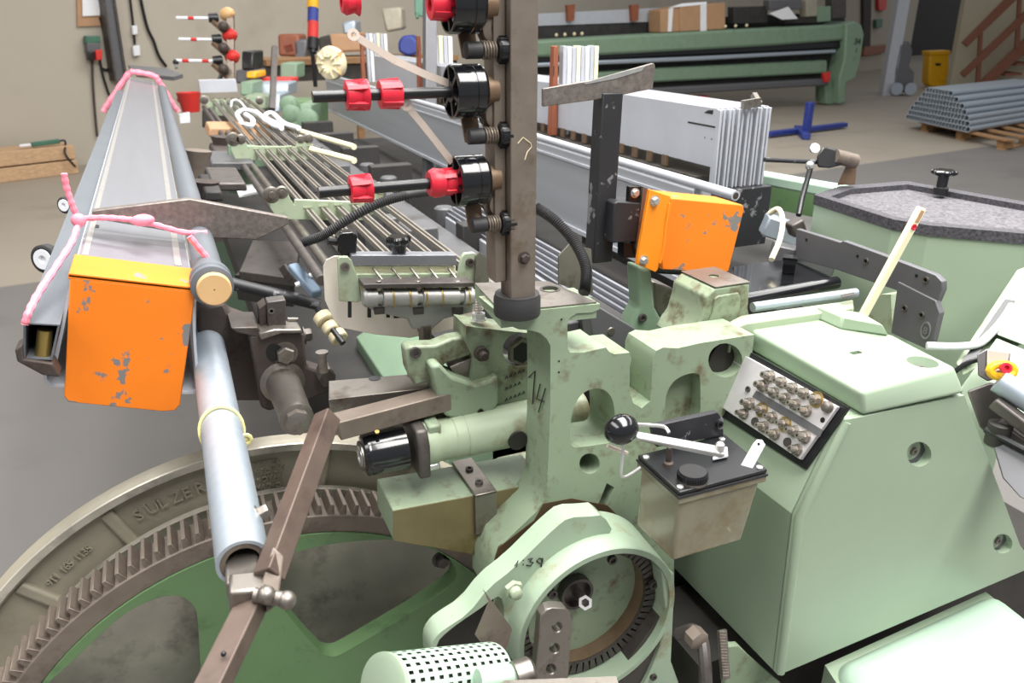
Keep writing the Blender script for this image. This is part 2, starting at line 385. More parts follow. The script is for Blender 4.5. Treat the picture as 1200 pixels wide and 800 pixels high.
# ------------------------------------------------------------------ cover housing on the right
YH = .62
hs = thing('cover_housing', 'large mint green sheet metal cover with two recessed round holes in its front', 'machine cover', (.9, .75, .75))
pr = TY([(990,492),(1012,488),(1130,463),(1196,640),(1215,660),(1215,662),(912,791),(935,607)], YH)
hl = [TY(pxc(1077,532,14.5,20), YH), TY(pxc(1175,637,11.5,20), YH)]
MB().prism([pr]+hl, (0, .012, 0)).build('front_panel', 'mint', hs)
zt = pr[1].z
A, B = pr[0], pr[7]; nP = (B-A).cross(YA).normalized()
if nP.z < 0: nP = -nP
bk = .255
MB().loft([p+V((0, .01, 0)) for p in (pr[0], pr[2], pr[3], pr[5], pr[6], pr[7])], [p+V((0, bk, 0)) for p in (pr[0], pr[2], pr[3], pr[5], pr[6], pr[7])]).build('shell', 'mint', hs, smooth=12)
for l in hl:
    c = sum(l, V())/len(l); r = (l[0]-c).length
    MB().lathe(c+V((0, .011, 0)), -YA, [(0, r*.98), (.001, r*.98), (.001, r*.55), (-.0005, r*.5)], 20).build('hole_floor', 'grey_plate', hs)
    capscrew(hs, c+V((0, .010, 0)), -YA, .0055, .004, 'steel')
# rim roll beside the sloped corner
MB().tube([A+V((.004, .001, -.004)), B+V((.004, .001, 0)), pr[6]+V((.004, .001, .003))], .006, 12).build('rolled_edge', 'mint', hs)
# lid
zl = zt+.001; zu = zl+.034
lo_ = TZ([(1011,488),(1132,462),(1052,398),(905,372),(857,392),(858,399)], zl); up_ = TZ([(1010,459),(1120,429),(1046,393),(915,366),(868,371),(862,376)], zu)
lid = thing('top_cover', 'thick mint lid with rounded edges lying on the housing with terminals', 'machine cover', (lo_[0].x, lo_[0].y+.12, zl))
lp = MB().loft(lo_, up_).build('lid_plate', 'mint', lid, bevel=.007, seg=4)
rs = PZ(1081, 424, zu); carve(lp, MB().lathe(rs, ZA, [(.01, .022), (0, .0195), (-.012, .016)], 32)); carve(lp, MB().box(PZ(1003,413,zu), (.018, .009, .02)))
MB().lathe(rs-ZA*.012, ZA, [(-.002, .0155), (.0006, .0155)], 24).build('recess_floor', 'grey_plate', lid)
capscrew(lid, rs-ZA*.0115, ZA, .006, .004, 'steel')
MB().box(PZ(1003,413,zu)-ZA*.0098, (.018, .009, .001)).build('slot_floor', 'black', lid)
bz = TZ([(985,386),(1043,394),(1032,369),(1022,362),(992,362)], zu)
MB().loft([bz[0], bz[1], bz[1]+V((.01, .06, 0)), bz[0]+V((.0, .06, 0))], [bz[0]+V((.006, .006, .018)), bz[1]+V((-.012, .006, .018)), bz[1]+V((0, .055, .018)), bz[0]+V((.006, .055, .018))]).build('raised_boss', 'mint', lid, bevel=.003)
m = text_geo('CE', .010, .0002, PZ(948, 376, zu)+ZA*.0012, (1, .1, 0), (-.1, 1, 0)); m.build('stamped_mark', 'ink', lid)
# terminal panel on the sloped side
def PS(x, y, o=0): return PP(x, y, A+nP*o, nP)
tp = thing('terminal_panel', 'bare metal terminal plate with two rows of nickel fittings on dark backing', 'terminal panel', PS(905, 470))
MB().prism([PS(842,425,.001), PS(862,402,.001), PS(997,478,.001), PS(946,550,.001), PS(832,478,.001)], nP*.004).build('backing', 'black', tp)
q4 = [PS(859,408,.006), PS(985,477,.006), PS(941,539,.006), PS(822,460,.006)]
MB().prism(q4, nP*.006).build('plate', 'panel_alu', tp, bevel=.0008)
MB().prism([PS(887,457.5,.0122), PS(965,504,.0122), PS(961,512,.0122), PS(882,465,.0122)], nP*.0012).build('label_strip', 'grey_plate', tp)
for q in ((846,437),(877,456)): capscrew(tp, PS(*q,.012), nP, .0042, .002)
big = {(957,466),(897,485),(919,497)}
terms = [(903,441),(917,448),(930,455),(943,461),(957,468),(895,452),(908,460),(921,467),(933,474),(946,482),(879,473),(893,480),(906,489),(920,497),(931,505),(944,512),(873,485),(896,500),(909,509),(935,527)]
for i, q in enumerate(terms):
    p = PS(*q, .012); e = MB(); R = .0068 if i % 5 else .0076
    e.lathe(p, nP, [(0, R*1.15), (.0015, R*1.15)], 14); e.lathe(p+nP*.0015, nP, [(0, R), (.006, R)], 6)
    o = e.build('terminal_fitting', 'nickel', tp); MB().lathe(p+nP*.0075, nP, [(0, R*.66), (.009, R*.55), (.009, R*.25), (.005, R*.2)], 10).build('terminal_tip', 'nickel', o)
    if i in (4, 11, 13): MB().lathe(p, nP, [(0, R*1.55), (.0014, R*1.55), (.0014, R*1.0), (0, R*1.0)], 16, closed=True).build('brass_ring', 'brass', o)
for q in ((971,477),): MB().lathe(PS(*q,.012), nP, [(0, .0075), (.007, .0065), (.0085, .004)], 16).build('dome_plug', 'steel', tp)
for q in ((885,494),(923,518)): MB().lathe(PS(*q,.012), nP, [(0, .0062), (.002, .0058)], 16).build('flat_plug', 'steel_dark', tp)
MB().lathe(PS(964,492,.012), nP, [(-.001, .0035), (.0003, .0035)], 12).build('empty_hole', 'black', tp)
# ivory stick lever leaning out of the lid
l0, l1 = D(1010, 372, 1.22), D(1080, 243, 1.17)
iv = thing('stick_lever', 'long ivory plastic lever with a red dot rising from the mint lid', 'lever', l0)
MB().bar(l0, l1, .0145, .010, (0, -1, .3)).build('stick', 'ivory', iv, bevel=.003, seg=3)
ld = (l1-l0).normalized(); fn = (V((0, -1, .3))-ld*V((0, -1, .3)).dot(ld)).normalized()
MB().lathe(l1-ld*.030, fn, [(.0045, .0046), (.0062, .0046), (.0062, .0026), (.0055, .0022)], 16).build('red_dot', 'red', iv)
MB().bar(l1-ld*.022+fn*.0052, l1-ld*.004+fn*.0052, .006, .0015, fn).build('worn_tip', 'cardboard', iv)
# lower rounded cover at the bottom right
q = TZ([(975,772),(1165,686),(1260,760),(1060,900)], .80)
lc = thing('lower_cover', 'rounded pale mint cover low in front of the large housing', 'machine cover', (q[0].x+.1, q[0].y, .5))
MB().prism(q, (0, 0, -.16)).build('cover_shell', 'mint_light', lc, bevel=.03, seg=6)
MB().prism([p+V((.0, .01, -.02)) for p in q], (0, 0, -.3)).build('cover_apron', 'mint', lc)
# plinth seen between ring housing and cover
MB().span((.60, .70, .45), (1.4, .86, .78)).build('plinth', 'black_dirty', fr)
MB().prism(TY([(849,764),(853,757),(866,756),(880,770),(915,800),(915,840),(850,840)], .66), (0, .01, 0)).build('green_web', 'mint_dirty', fr, bevel=.002)
MB().prism(TY([(637,590),(626,610),(585,641),(577,666),(577,690),(600,690),(730,610),(712,592),(670,584)], YC-.001), (0, .003, 0)).build('grimy_shaded_front', 'grime_and_shade', fr)  # oil on the arm face and the shade over it, both put into dark brown
# ------------------------------------------------------------------ warp beam: flange, gear ring, green spider
AX, AZ = .045, .53
wb = thing('warp_beam', 'big cast warp beam flange with raised lettering, brown gear ring and green spoked wheel', 'warp beam', (AX, 1.14, AZ))
ctr = V((AX, 0, AZ))
def ry(y): return ctr+YA*y
MB().lathe(ry(1.16), -YA, [(0, .512), (.018, .512), (.024, .508), (.024, .493), (.008, .486), (.006, .44), (.006, .43), (.006, .40), (-.02, .385), (-.045, .30), (-.05, .12), (-.05, .02)], 160).build('flange', 'cast_grey', wb)
MB().lathe(ry(1.135), -YA, [(0, .5085), (.0025, .507), (.0025, .496), (0, .4945)], 160, closed=True).build('bright_rim', 'cast_worn', wb)
MB().lathe(ry(1.135), -YA, [(-.01, .425), (.004, .425), (-.012, .40), (-.025, .30), (-.03, .05)], 120).build('dish', 'cast_worn', wb)
MB().cyl(ry(1.2), ry(1.45), .11, 32).build('barrel', 'steel_dark', wb)
for a in (36.5, 56, 75.6, 95.5, 115.4, 134.5, 154, 173.5):
    t = math.radians(a); u = V((math.cos(t), 0, math.sin(t)))
    MB().bar(ry(1.151)+u*.488, ry(1.151)+u*.405, .014, .020, u.cross(YA)).build('rib', 'cast_grey', wb, bevel=.005, seg=3)
# cast lettering along the rim
def arc_text(s, a0, r, size, step):
    m = MB()
    for i, ch in enumerate(s):
        if ch == ' ': continue
        t = math.radians(a0-step*i); u = V((math.cos(t), 0, math.sin(t))); x = V((math.sin(t), 0, -math.cos(t)))
        text_geo(ch, size, .003, ry(1.1515)+u*r-x*size*.3, x, u, m)
    return m
arc_text('SULZER', 111.2, .446, .028, 2.35).build('cast_lettering', 'cast_grey', wb)
arc_text('911 165 1135', 131.4, .449, .017, .86).build('cast_number', 'cast_grey', wb)
m = MB()
for k, s in enumerate(('MITTEL', 'MEDIUM', 'MOYEN', 'MEDIO')):
    t = math.radians(87.5); u = V((math.cos(t), 0, math.sin(t))); x = V((math.sin(t), 0, -math.cos(t)))
    text_geo(s, .013, .003, ry(1.1515)+u*(.466-.0145*k)-x*.014, x, u, m)
m.build('cast_notice', 'cast_grey', wb)
# gear ring with one mesh per tooth
RG = .474
MB().lathe(ry(1.075), -YA, [(0, RG-.031), (.05, RG-.031), (.052, RG-.033), (.052, RG-.060), (0, RG-.060)], 160, closed=True).build('gear_ring', 'rust_light', wb)
NT = 150; tm = None
for i in range(NT):
    t = 2*PI*i/NT
    if not (.30*PI < t < 1.02*PI): continue
    if tm is None:
        m = MB(); prof = [(-.0078, -.002), (.0078, -.002), (.0056, .016), (.0028, .032), (-.0028, .032), (-.0056, .016)]
        m.prism([V((x, .024, z)) for x, z in prof], (0, -.050, 0)); tm = m.build('tooth', 'rust_light', wb, bevel=.0006, seg=1); o = tm
    else: o = tm.copy(); COL.objects.link(o)
    u = V((math.cos(t), 0, math.sin(t)))
    o.location = ry(1.05)+u*(RG-.032)-V(wb.location); o.rotation_euler = (0, PI/2-t, 0)
# green spider wheel in front
Yg = 1.02
circ_o = circ(ry(Yg), RG-.061, 120, XA, ZA)
lw = [(40,815),(95,765),(140,722),(175,703),(200,697),(215,699),(227,709),(232,722),(236,800),(238,900),(30,900)]
rw = [(312,690),(330,652),(370,640),(420,633),(470,632),(505,640),(525,652),(536,668),(531,688),(402,766),(388,770),(374,764)]
MB().prism([circ_o, TY(chaikin(lw, 1), Yg), TY(chaikin(rw, 2), Yg)], (0, .032, 0)).build('spoked_wheel', 'green_dark', wb, bevel=.004, seg=2)
hexbolt(wb, PY(517, 655, Yg+.03), -YA, .012, .012, 'steel_dark')
MB().lathe(PY(308, 822, Yg), -YA, [(0, .03), (.02, .027), (.03, .02)], 24).build('hub_cap', 'green_mid', wb)
MB().lathe(ry(1.06), -YA, [(0, .06), (.09, .06), (.09, .03)], 32).build('hub', 'green_dark', wb)

# ------------------------------------------------------------------ ring gear housing, lower centre
YR = .70
gh = thing('gear_housing', 'round pale green gear housing inscribed 1:39 with an open brown ring gear inside', 'gear housing', (.42, .74, .8))
gc = V((.428, YR, .918)); RO = .118
def gy(y): return V((gc.x, y, gc.z))
MB().lathe(gy(YR), YA, [(0, .1085), (0, RO-.002), (.003, RO), (.08, RO+.004), (.08, .1085)], 72, closed=True).build('ring_body', 'mint_worn', gh)
MB().lathe(gy(YR+.035), YA, [(0, .088), (.0, .104), (.03, .104), (.03, .088)], 72, closed=True).build('ring_gear', 'bronze', gh)
m = MB()
for i in range(60):
    t = 2*PI*i/60; u = V((math.cos(t), 0, math.sin(t))); m.bar(gy(YR+.032)+u*.0885, gy(YR+.032)+u*.105, .005, .012, u.cross(YA))
m.build('gear_teeth', 'steel_dark', gh)
MB().lathe(gy(YR+.06), -YA, [(0, .094), (.004, .090), (.004, .02)], 64).build('back_disc', 'mint_dirty', gh)
pk = PY(673, 691, YR+.05); MB().lathe(pk, -YA, [(-.003, .024), (.010, .024), (.010, .020), (.0, .019)], 28).build('shaft_seat', 'steel_dark', gh)
pk2 = PY(676, 694, YR+.045); MB().cyl(pk2, PY(686, 706, YR+.012), .007, 14).build('shaft', 'steel', gh); MB().pipe(PY(686,706,YR+.014), PY(686,706,YR+.004), .0095, .0055, 6).build('shaft_nut', 'steel_bright', gh)
for q in ((646,694),(716,654),(764,683),(745,748),(627,764)):
    p = PY(*q, YR+.028); MB().lathe(p, -YA, [(0, .0065), (.006, .0065), (.006, .004), (.003, .0035)], 12).build('socket_screw', 'steel_dark', gh)
# flange plate reaching to the left
fo = [(498,768),(497,750),(503,738),(512,729),(542,710),(565,680),(595,657),(625,627),(644,609),(659,597),(685,596),(707,603),(720,625),(680,660),(640,690),(612,720),(604,760),(592,765),(588,740),(592,715),(587,697),(575,703),(561,714),(540,728),(524,740),(512,752),(510,772),(505,775)]
MB().prism(TY(chaikin([(x+(7 if k < 11 else 0), y+(9 if k < 11 else 0)) for k, (x, y) in enumerate(fo)], 1), YR+.03), (0, .032, 0)).build('flange_plate', 'mint_worn', gh, bevel=.005, seg=3)
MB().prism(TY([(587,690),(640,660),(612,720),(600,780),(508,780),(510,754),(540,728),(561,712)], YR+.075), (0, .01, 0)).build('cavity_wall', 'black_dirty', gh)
MB().prism(TY([(776,670),(791,672),(790,712),(787,775),(796,800),(790,830),(740,830),(762,790),(774,760),(781,715)], YR+.004), (0, .05, 0)).build('side_leg', 'mint_worn', gh, bevel=.003)
capscrew(gh, PY(765, 792, YR+.004), -YA, .005, .004)
MB().prism(TY([(735,775),(760,740),(775,720),(776,760),(760,790),(735,830),(700,830)], YR+.012), (0, .03, 0)).build('dark_web', 'steel_dark', gh)
m = MB()
def outer_pt(x, y):  # on the cylinder surface, front half
    best = None
    for k in range(60):
        p = PY(x, y, YR+.001*k*1.5); r = math.hypot(p.x-gc.x, p.z-gc.z)
        if best is None or abs(r-RO-.003) < best[0]: best = (abs(r-RO-.003), p)
    return best[1]
for st in ([(629,646),(633,640),(631,647)], [(639,639),(639.5,639.5)], [(639,644),(639.5,644.5)], [(645,638),(650,637),(647,641),(651,642),(648,646),(643,645)], [(662,638),(658,637),(655,640),(658,643),(662,641),(662,637),(660,648)]):
    m.tube([PY(q[0]-26, q[1]+17, YR+.0288) for q in st], .0009, 5)
m.build('pen_number', 'ink', gh)
p = PY(601, 689, YR+.018); nut_ = MB().lathe(p, -YA, [(0, .0125), (.006, .0115)], 6).build('nut', 'mint_cream', gh); MB().lathe(p-YA*.006, -YA, [(0, .008), (.008, .0075), (.010, .004)], 14).build('stud', 'mint_cream', nut_)
# small bent sheet tab
tb = MB().prism(TY([(557,744),(573,706),(600,738),(589,776),(583,778)], YR-.01), (0, .002, 0)); tb.prism(TY([(573,706),(566,690),(598,733),(600,738)], YR-.01), (0, .0015, 0))
solo(tb, 'bent_tab', 'rust_light', 'small rusty bent sheet metal tab beside the round gear housing', 'metal tab')
# perforated guard
g0, g1 = PY(447, 786, .62), PY(580, 742, .70)
pg = thing('perforated_guard', 'white green perforated sheet guard tube with square holes at the bottom', 'guard', (g0.x+.03, .66, .9))
ca, cb = D(452, 806, .80), D(575, 788, .92); ax = (cb-ca).normalized(); L = (cb-ca).length; Rg = .034
u = (ZA-ax*ZA.dot(ax)).normalized(); v = ax.cross(u); m = MB(); nu, nv = 12, 26
def gp(i, j, r): 
    t = 2*PI*j/nv; return ca+ax*(L*i/nu)+(u*math.cos(t)+v*math.sin(t))*r
e = .27
for i in range(nu):
    for j in range(nv):
        for (a, b, c, d) in ((0, 0, 1, e), (0, 1-e, 1, 1), (0, e, e, 1-e), (1-e, e, 1, 1-e)):
            m.add([gp(i+a, j+b, Rg), gp(i+c, j+b, Rg), gp(i+c, j+d, Rg), gp(i+a, j+d, Rg)], [(0, 1, 2, 3)])
m.build('perforated_sheet', 'mint_light', pg)
MB().lathe(ca, -ax, [(0, Rg+.001), (.004, Rg+.001), (.006, Rg-.004)], 32).build('end_cap', 'mint', pg)
MB().cyl(ca+ax*.01, cb-ax*.002, Rg*.92, 28).build('inner_roll', 'black_dirty', pg)
MB().tube([D(560,797,.84), D(605,790,.86)], .012, 16).build('spindle_sleeve', 'mint_light', pg)
MB().lathe(D(603,792,.855), XA, [(0, .016), (.018, .016), (.022, .012)], 20).build('spindle_boss', 'steel', pg)
# three hole lever and plate at the bottom edge
lv = MB(); t0 = [(625,820),(634,722),(641,714),(648,712),(664,713),(671,722),(664,820)]
hh = [TY(pxc(653,735,6,12), .655), TY(pxc(650,760,6,12), .655), TY(pxc(646,784,6,12), .655)]
lv.prism([TY(t0, .655)]+hh, (0, .014, 0))
solo(lv, 'drilled_lever', 'steel', 'grey steel lever with three round holes in front of the gear housing', 'lever', bevel=.002)
solo(MB().prism(TZ([(590,797),(722,792),(735,830),(590,830)], 1.0), (0, 0, -.012)), 'flat_plate', 'steel', 'grey flat plate edge at the bottom beneath the drilled lever', 'metal plate')
# pump elbow and rib strip right of the housing
ph = thing('oil_pipe', 'dark oily elbow pipe between the gear housing and the mint cover', 'pipe', D(815,748,.95))
MB().tube(spline([D(796,742,.99), D(812,738,.97), D(822,748,.96), D(826,775,.95), D(828,815,.95)]), .008, 10).build('elbow', 'steel_dark', ph)
MB().lathe(D(817,748,.955), -YA, [(-.01, .013), (.006, .013), (.008, .009)], 6).build('union_nut', 'rust_light', ph)
sp = MB()
for i in range(16): sp.bar(D(843+i*.25,741+i*3.4,.95), D(850+i*.25,741+i*3.4,.95), .003, .004)
sp.bar(D(846,738,.956), D(850,795,.956), .012, .004, (0, -1, 0))
solo(sp, 'toothed_rack', 'steel', 'narrow toothed steel strip beside the lower edge of the mint cover', 'rack')
# ------------------------------------------------------------------ aluminium beam with orange end, left
YN, YF = 1.03, 4.95
bm_ = thing('aluminium_beam', 'long aluminium channel beam with chipped orange end plate, tied with pink cord', 'beam', (-.07, YN+.05, 1.15))
prof = TY([(76,452),(60,452),(53,445),(53,436),(60,429),(66,420),(85,324.5),(155,332),(226,339),(228,395),(231,437),(235,444),(234,453),(227,460),(213,460)], YN+.004)
MB().sheet(prof[6:9], .0035, (0, YF-YN, 0)).build('top_plate', 'aluminium', bm_)
MB().sheet(prof[:7], .0035, (0, YF-YN, 0)).build('curled_side', 'frame_white', bm_)
MB().sheet(prof[8:], .0035, (0, YF-YN, 0)).build('curled_side', 'frame_white', bm_)
for a, b in (((90,325),(98,326)), ((208,337),(217,338))):
    m = MB(); p, q = PY(*a, YN+.004), PY(*b, YN+.004); m.prism([p+V((0, .1, .0012)), q+V((0, .1, .0012)), q+V((0, .1, .0028)), p+V((0, .1, .0028))], (0, YF-YN-.1, 0)); m.build('edge_bead', 'steel_bright', bm_)
dn = [PY(82,326,YN), PY(228,342,YN)]; 
face = TY([(82,326),(228,342),(226,365),(211,474),(205,481),(190,482),(80,471),(75,464),(76,450)], YN)
MB().prism(face, (0, .006, 0)).build('end_plate', 'orange', bm_, bevel=.0012)
xd = (dn[1]-dn[0]).normalized(); un = V((-xd.z, 0, xd.x))
t = [dn[0]-xd*.002+un*.001, dn[1]+xd*.004+un*.001]
MB().prism([t[0], t[1], t[1]+un*.004, t[0]+un*.004], (0, .095, 0)).build('top_flap', 'orange', bm_, bevel=.001)
MB().prism([t[0]-un*.002, t[1]-un*.002, t[1]+un*.0055, t[0]+un*.0055], (0, .004, 0)).build('flap_lip', 'orange', bm_, bevel=.001)
MB().ball(PY(233.5, 342, YN), .0065, 10, 8).build('orange_rivet', 'orange_clean', bm_)
for q in ((112,267),(205,279)):
    p = PP(q[0], q[1], dn[0], un); MB().box(p+un*.0025, (.009, .018, .0012), Matrix((xd, YA, un)).transposed()).build('slot', 'black', bm_)
# box section lying beside it
bx = thing('box_profile', 'grey square tube lying along the left side of the aluminium beam', 'metal profile', (-.2, 1.02, 1.2))
loop = TY([(29,379),(69,381),(60,421),(28,420)], 1.0)
MB().sheet(loop, .0028, (0, 3.6, 0), closed=True).build('square_tube', 'profile_grey', bx)
MB().cyl(PY(53,386,1.012), PY(50,418,1.012), .0085, 14).build('brass_roller', 'brass', bx)
MB().prism(TY([(17,410),(26,404),(28,421),(62,426),(70,442),(50,440),(20,424)], .995), (0, .03, 0)).build('support_bracket', 'rust', bx, bevel=.002)
for c, r in (((54,303),.024), ((78,240),.017)):
    p = D(*c, 1.32 if c[0] == 54 else 1.6); wh = thing('guide_wheel', 'white rimmed grey guide wheel %s along the square tube' % ('nearer of the two' if c[0] == 54 else 'farther of the two'), 'wheel', p, 'guide wheels')  # guide wheels beside the square tube
    MB().lathe(p, (-.55, -.8, .1), [(-.008, r), (.006, r), (.008, r*.86), (.008, r*.75), (.002, r*.7)], 28).build('tyre', 'rubber', wh)
    MB().lathe(p, (-.55, -.8, .1), [(.001, r*.76), (.009, r*.7), (.009, r*.3), (.004, r*.25)], 28).build('rim', 'white', wh)
# round roller with tan plug on the right side of the beam
rt = thing('guide_roller', 'grey tube roller with a round tan end plug right of the orange end plate', 'roller', PY(249,338,1.02))
pc_ = PY(249, 336, 1.02)
MB().lathe(pc_, YA, [(0, .0205), (.002, .0262), (.012, .0262), (.014, .023), (.02, .023), (.022, .0262), (.034, .0262), (.036, .019), (3.4, .019)], 36).build('tube', 'profile_grey', rt)
MB().lathe(pc_+V((.0015, 0, -.002)), -YA, [(-.01, .0212), (.006, .0212), (.008, .0195), (.008, .0012), (.0065, .001)], 36).build('end_plug', 'tan', rt)
# steel cross bar on top of the beam
Yk = 1.28
sb = MB().prism(TY([(108,247),(165,240),(222,233),(338,255),(339,262),(324,270),(300,281),(236,278),(180,268),(108,256)], Yk), (0, .016, 0))
solo(sb, 'steel_crossbar', 'steel_speckled', 'dark cranked flat steel bar lying across the aluminium beam', 'steel bar', bevel=.0015)
# pink cord, front and back
def rope(name, label, paths, r):
    t = thing(name, label, 'cord', paths[0][0], 'pink cords')
    for i, pth in enumerate(paths): 
        pts = spline(pth, 8); rr = [r*(1+(.12)*math.sin(k*1.7+i)) for k in range(len(pts))]
        MB().tube(pts, rr, 8).build('strand', 'pink', t)
    return t
Yr = 1.24
t = rope('pink_cord', 'pink cord knotted around the near end of the aluminium beam', [
    TY([(75,203),(78,220),(84,238),(90,254),(92,262)], Yr), [PY(92,262,1.24), PY(84,284,1.18), PY(66,312,1.1), PY(46,342,1.03), PY(34,365,.99), PY(29,380,.985)],
    TY([(90,260),(100,256),(125,255),(150,257),(163,259),(185,264),(215,272),(243,273)], Yr+.006), TY([(222,277),(236,294),(250,309),(262,318)], 1.10)], .0042)
MB().ball(PY(167, 258, Yr-.004), .011, 12, 8, (1.5, .9, .8)).build('knot', 'pink', t)
MB().ball(PY(92, 258, Yr-.004), .009, 12, 8, (1.1, .9, 1.1)).build('knot', 'pink', t)
rope('pink_cord', 'pink cord looped over the far end of the aluminium beam by the wall', [TY([(121,131),(130,117),(150,87),(154,84),(180,89),(188,98),(200,118),(209,131)], 4.75)], .014)

# ------------------------------------------------------------------ galvanised pipe with clamp
pp = thing('galvanised_pipe', 'pale galvanised steel pipe pointing at the viewer with a yellow cord around it', 'pipe', (.008, .604, 1.19))
p0, p1 = V((.008, .604, 1.2155)), V((.014, 1.17, 1.2155))
MB().pipe(p0, p1, .0228, .0195, 36).build('pipe_wall', 'zinc', pp)
MB().pipe(p0+YA*.001, p0+YA*.09, .0194, .0145, 30).build('bushing', 'rust_light', pp)
MB().cyl(p0+YA*.03, p0+YA*.06, .0145, 20).build('bushing_floor', 'rust', pp)
m = MB(); yr = .86; cc = p0+(p1-p0)*((yr-.604)/.566)
m.tube([cc+V((math.cos(a)*.0243, .012*math.sin(a*1.0), math.sin(a)*.0243)) for a in [2*PI*i/28 for i in range(28)]], .0016, 6, closed=True)
m.tube([cc+V((math.cos(a)*.0243, .004+.012*math.sin(a), math.sin(a)*.0243)) for a in [2*PI*i/28 for i in range(28)]], .0016, 6, closed=True)
cr = m.build('tied_cord', 'cord', pp); kn = D(287, 513, (cc-_C).dot(_fw)-.012)
m = MB(); m.tube([kn+V((math.cos(a)*.006, -.004, math.sin(a)*.006)) for a in [2*PI*i/12 for i in range(12)]], .0024, 6, closed=True); m.ball(kn, .0055, 10, 8); m.build('cord_knot', 'cord', cr)
hexbolt(pp, D(303, 603, .735), D(303, 603, .735)-V((.01, D(303,603,.735).y, 1.2155)), .007, .009, 'steel')
# clamp at its mouth
cl = thing('pipe_clamp', 'worn steel clevis clamp with pin at the mouth of the galvanised pipe', 'clamp', D(295, 690, .66))
MB().bar(D(284,652,.70), D(286,690,.655), .028, .018, (0, 0, 1)).build('shank', 'steel', cl, bevel=.003)
MB().bar(D(268,694,.645), D(312,690,.655), .026, .02, (0, 0, 1)).build('clamp_block', 'steel', cl, bevel=.003)
MB().prism([D(306,684,.645), D(320,640,.66), D(333,652,.66), D(326,706,.645), D(313,718,.64)], ray(310,690)*.010).build('clevis_plate', 'rust_light', cl, bevel=.0015)
MB().tube([D(298,697,.638), D(333,702,.638)], .0062, 14).build('pin', 'steel', cl)
MB().ball(D(336,703,.638), .0078, 14, 10).build('pin_head', 'steel', cl)
MB().ball(D(312,697,.634), .0078, 14, 10).build('pin_collar', 'steel', cl)
# lever bars
vn = -(ray(330, 640)).normalized()
lb = thing('clamp_lever', 'long dark rusty square bar lever slanting down across the gear ring', 'lever', D(240, 800, .55))
MB().bar(D(384,488,.80), D(315,676,.655), .019, .020, (-.75, -.55, .45)).build('upper_bar', 'lever_brown', lb, bevel=.0012)
MB().bar(D(302,694,.655), D(243,815,.58), .022, .016, (-.55, -.75, .4)).build('lower_bar', 'lever_brown', lb, bevel=.0012)
for q, d in (((354,580),.722), ((262,766),.60)): MB().ball(D(*q, d-.006), .0022, 8, 6).build('pin_hole', 'black', lb)

# ------------------------------------------------------------------ rusty brackets behind the pipe
br = thing('rocker_bracket', 'dark rusty cast bracket with a large hex bolt and round arm beside the pipe', 'bracket', D(330, 470, 1.1))
Yq = 1.08
MB().prism(TY([(232,362),(262,355),(270,370),(304,382),(306,470),(272,470),(232,430)], Yq+.06), (0, .05, 0)).build('left_casting', 'rust', br, bevel=.004)
MB().prism(TY([(292,393),(340,388),(357,391),(360,430),(392,440),(396,455),(360,470),(315,482),(306,478)], Yq), (0, .035, 0)).build('web_plate', 'rust', br, bevel=.004)
MB().prism(TY([(304,362),(312,356),(312,402),(306,405)], Yq+.02), (0, .03, 0)).build('rib', 'rust', br)
MB().prism(TY([(303,391),(322,386),(353,386),(356,391),(330,391),(306,399)], Yq-.008), (0, .04, 0)).build('arc_scale', 'steel', br, bevel=.002)
MB().prism(TY([(270,384),(303,383),(306,390),(304,396),(278,390)], Yq+.0), (0, .07, 0)).build('shelf', 'steel_dark', br, bevel=.002)
MB().prism(TY([(313,354),(335,351),(335,378),(337,393),(314,394)], Yq+.012), (0, .024, 0)).build('stop_block', 'steel_dark', br, bevel=.0015)
MB().lathe(PY(318,364,Yq+.012), -YA, [(0, .0045), (.002, .0045), (.002, .0025), (-.003, .002)], 12).build('block_bore', 'steel', br)
MB().tube([PY(337,374,Yq+.03), PY(349,374,Yq+.03)], .0025, 8).build('stop_pin', 'steel', br)
hexbolt(br, PY(334,414,Yq), -YA, .0135, .012, 'steel')
MB().prism(TY(pxc(322,413,10,16), Yq-.0015), (0, .003, 0)).build('slot_hole', 'black', br)
hexbolt(br, PY(356,393,Yq+.02), XA, .010, .010, 'steel_dark')
MB().lathe(PY(331,447,Yq), -YA, [(-.02, .032), (.004, .032), (.008, .024), (.115, .0215), (.117, .0225), (.128, .0225), (.130, .017)], 32).build('round_arm', 'steel', br)
MB().lathe(PY(331,447,Yq)-YA*.130, -YA, [(0, .017), (.01, .017), (.012, .012)], 8).build('arm_nut', 'steel', br)
MB().prism(TY([(378,432),(388,431),(394,440),(393,452),(380,455),(372,445)], Yq-.02), (0, .03, 0)).build('lug', 'steel_dark', br, bevel=.003)
MB().lathe(PZ(377,412,1.235), -ZA, [(0, .0085), (.004, .0085), (.004, .006), (.03, .006)], 14).build('ring_pin', 'steel', br)
# steel rail with holes and rusty square bar
a, b = D(390, 452, 1.16), D(625, 436, 1.30)
rl = thing('drilled_rail', 'flat dark steel rail drilled with oval holes running behind the bracket', 'rail', a)
za = PZ(400, 460, 1.185)
top = TZ([(385,468),(625,440),(625,426),(385,446)], 1.185)
MB().prism(top, (0, 0, -.055)).build('rail_body', 'steel', rl, bevel=.001)
for q in ((439,443),(484,439)): MB().lathe(PZ(*q,1.1852), ZA, [(-.001, .0085), (.0004, .0085)], 16).build('hole', 'black', rl)
MB().bar(D(345,520,1.02), D(520,470,1.13), .026, .04).build('x', 'rust_light', None) if False else None
sq = MB().bar(D(394,500,1.0), D(530,464,1.07), .030, .026, (0, 0, 1))
solo(sq, 'square_bar', 'rust_light', 'rusty brown square bar running from the lever to the green casting', 'steel bar', bevel=.0015)
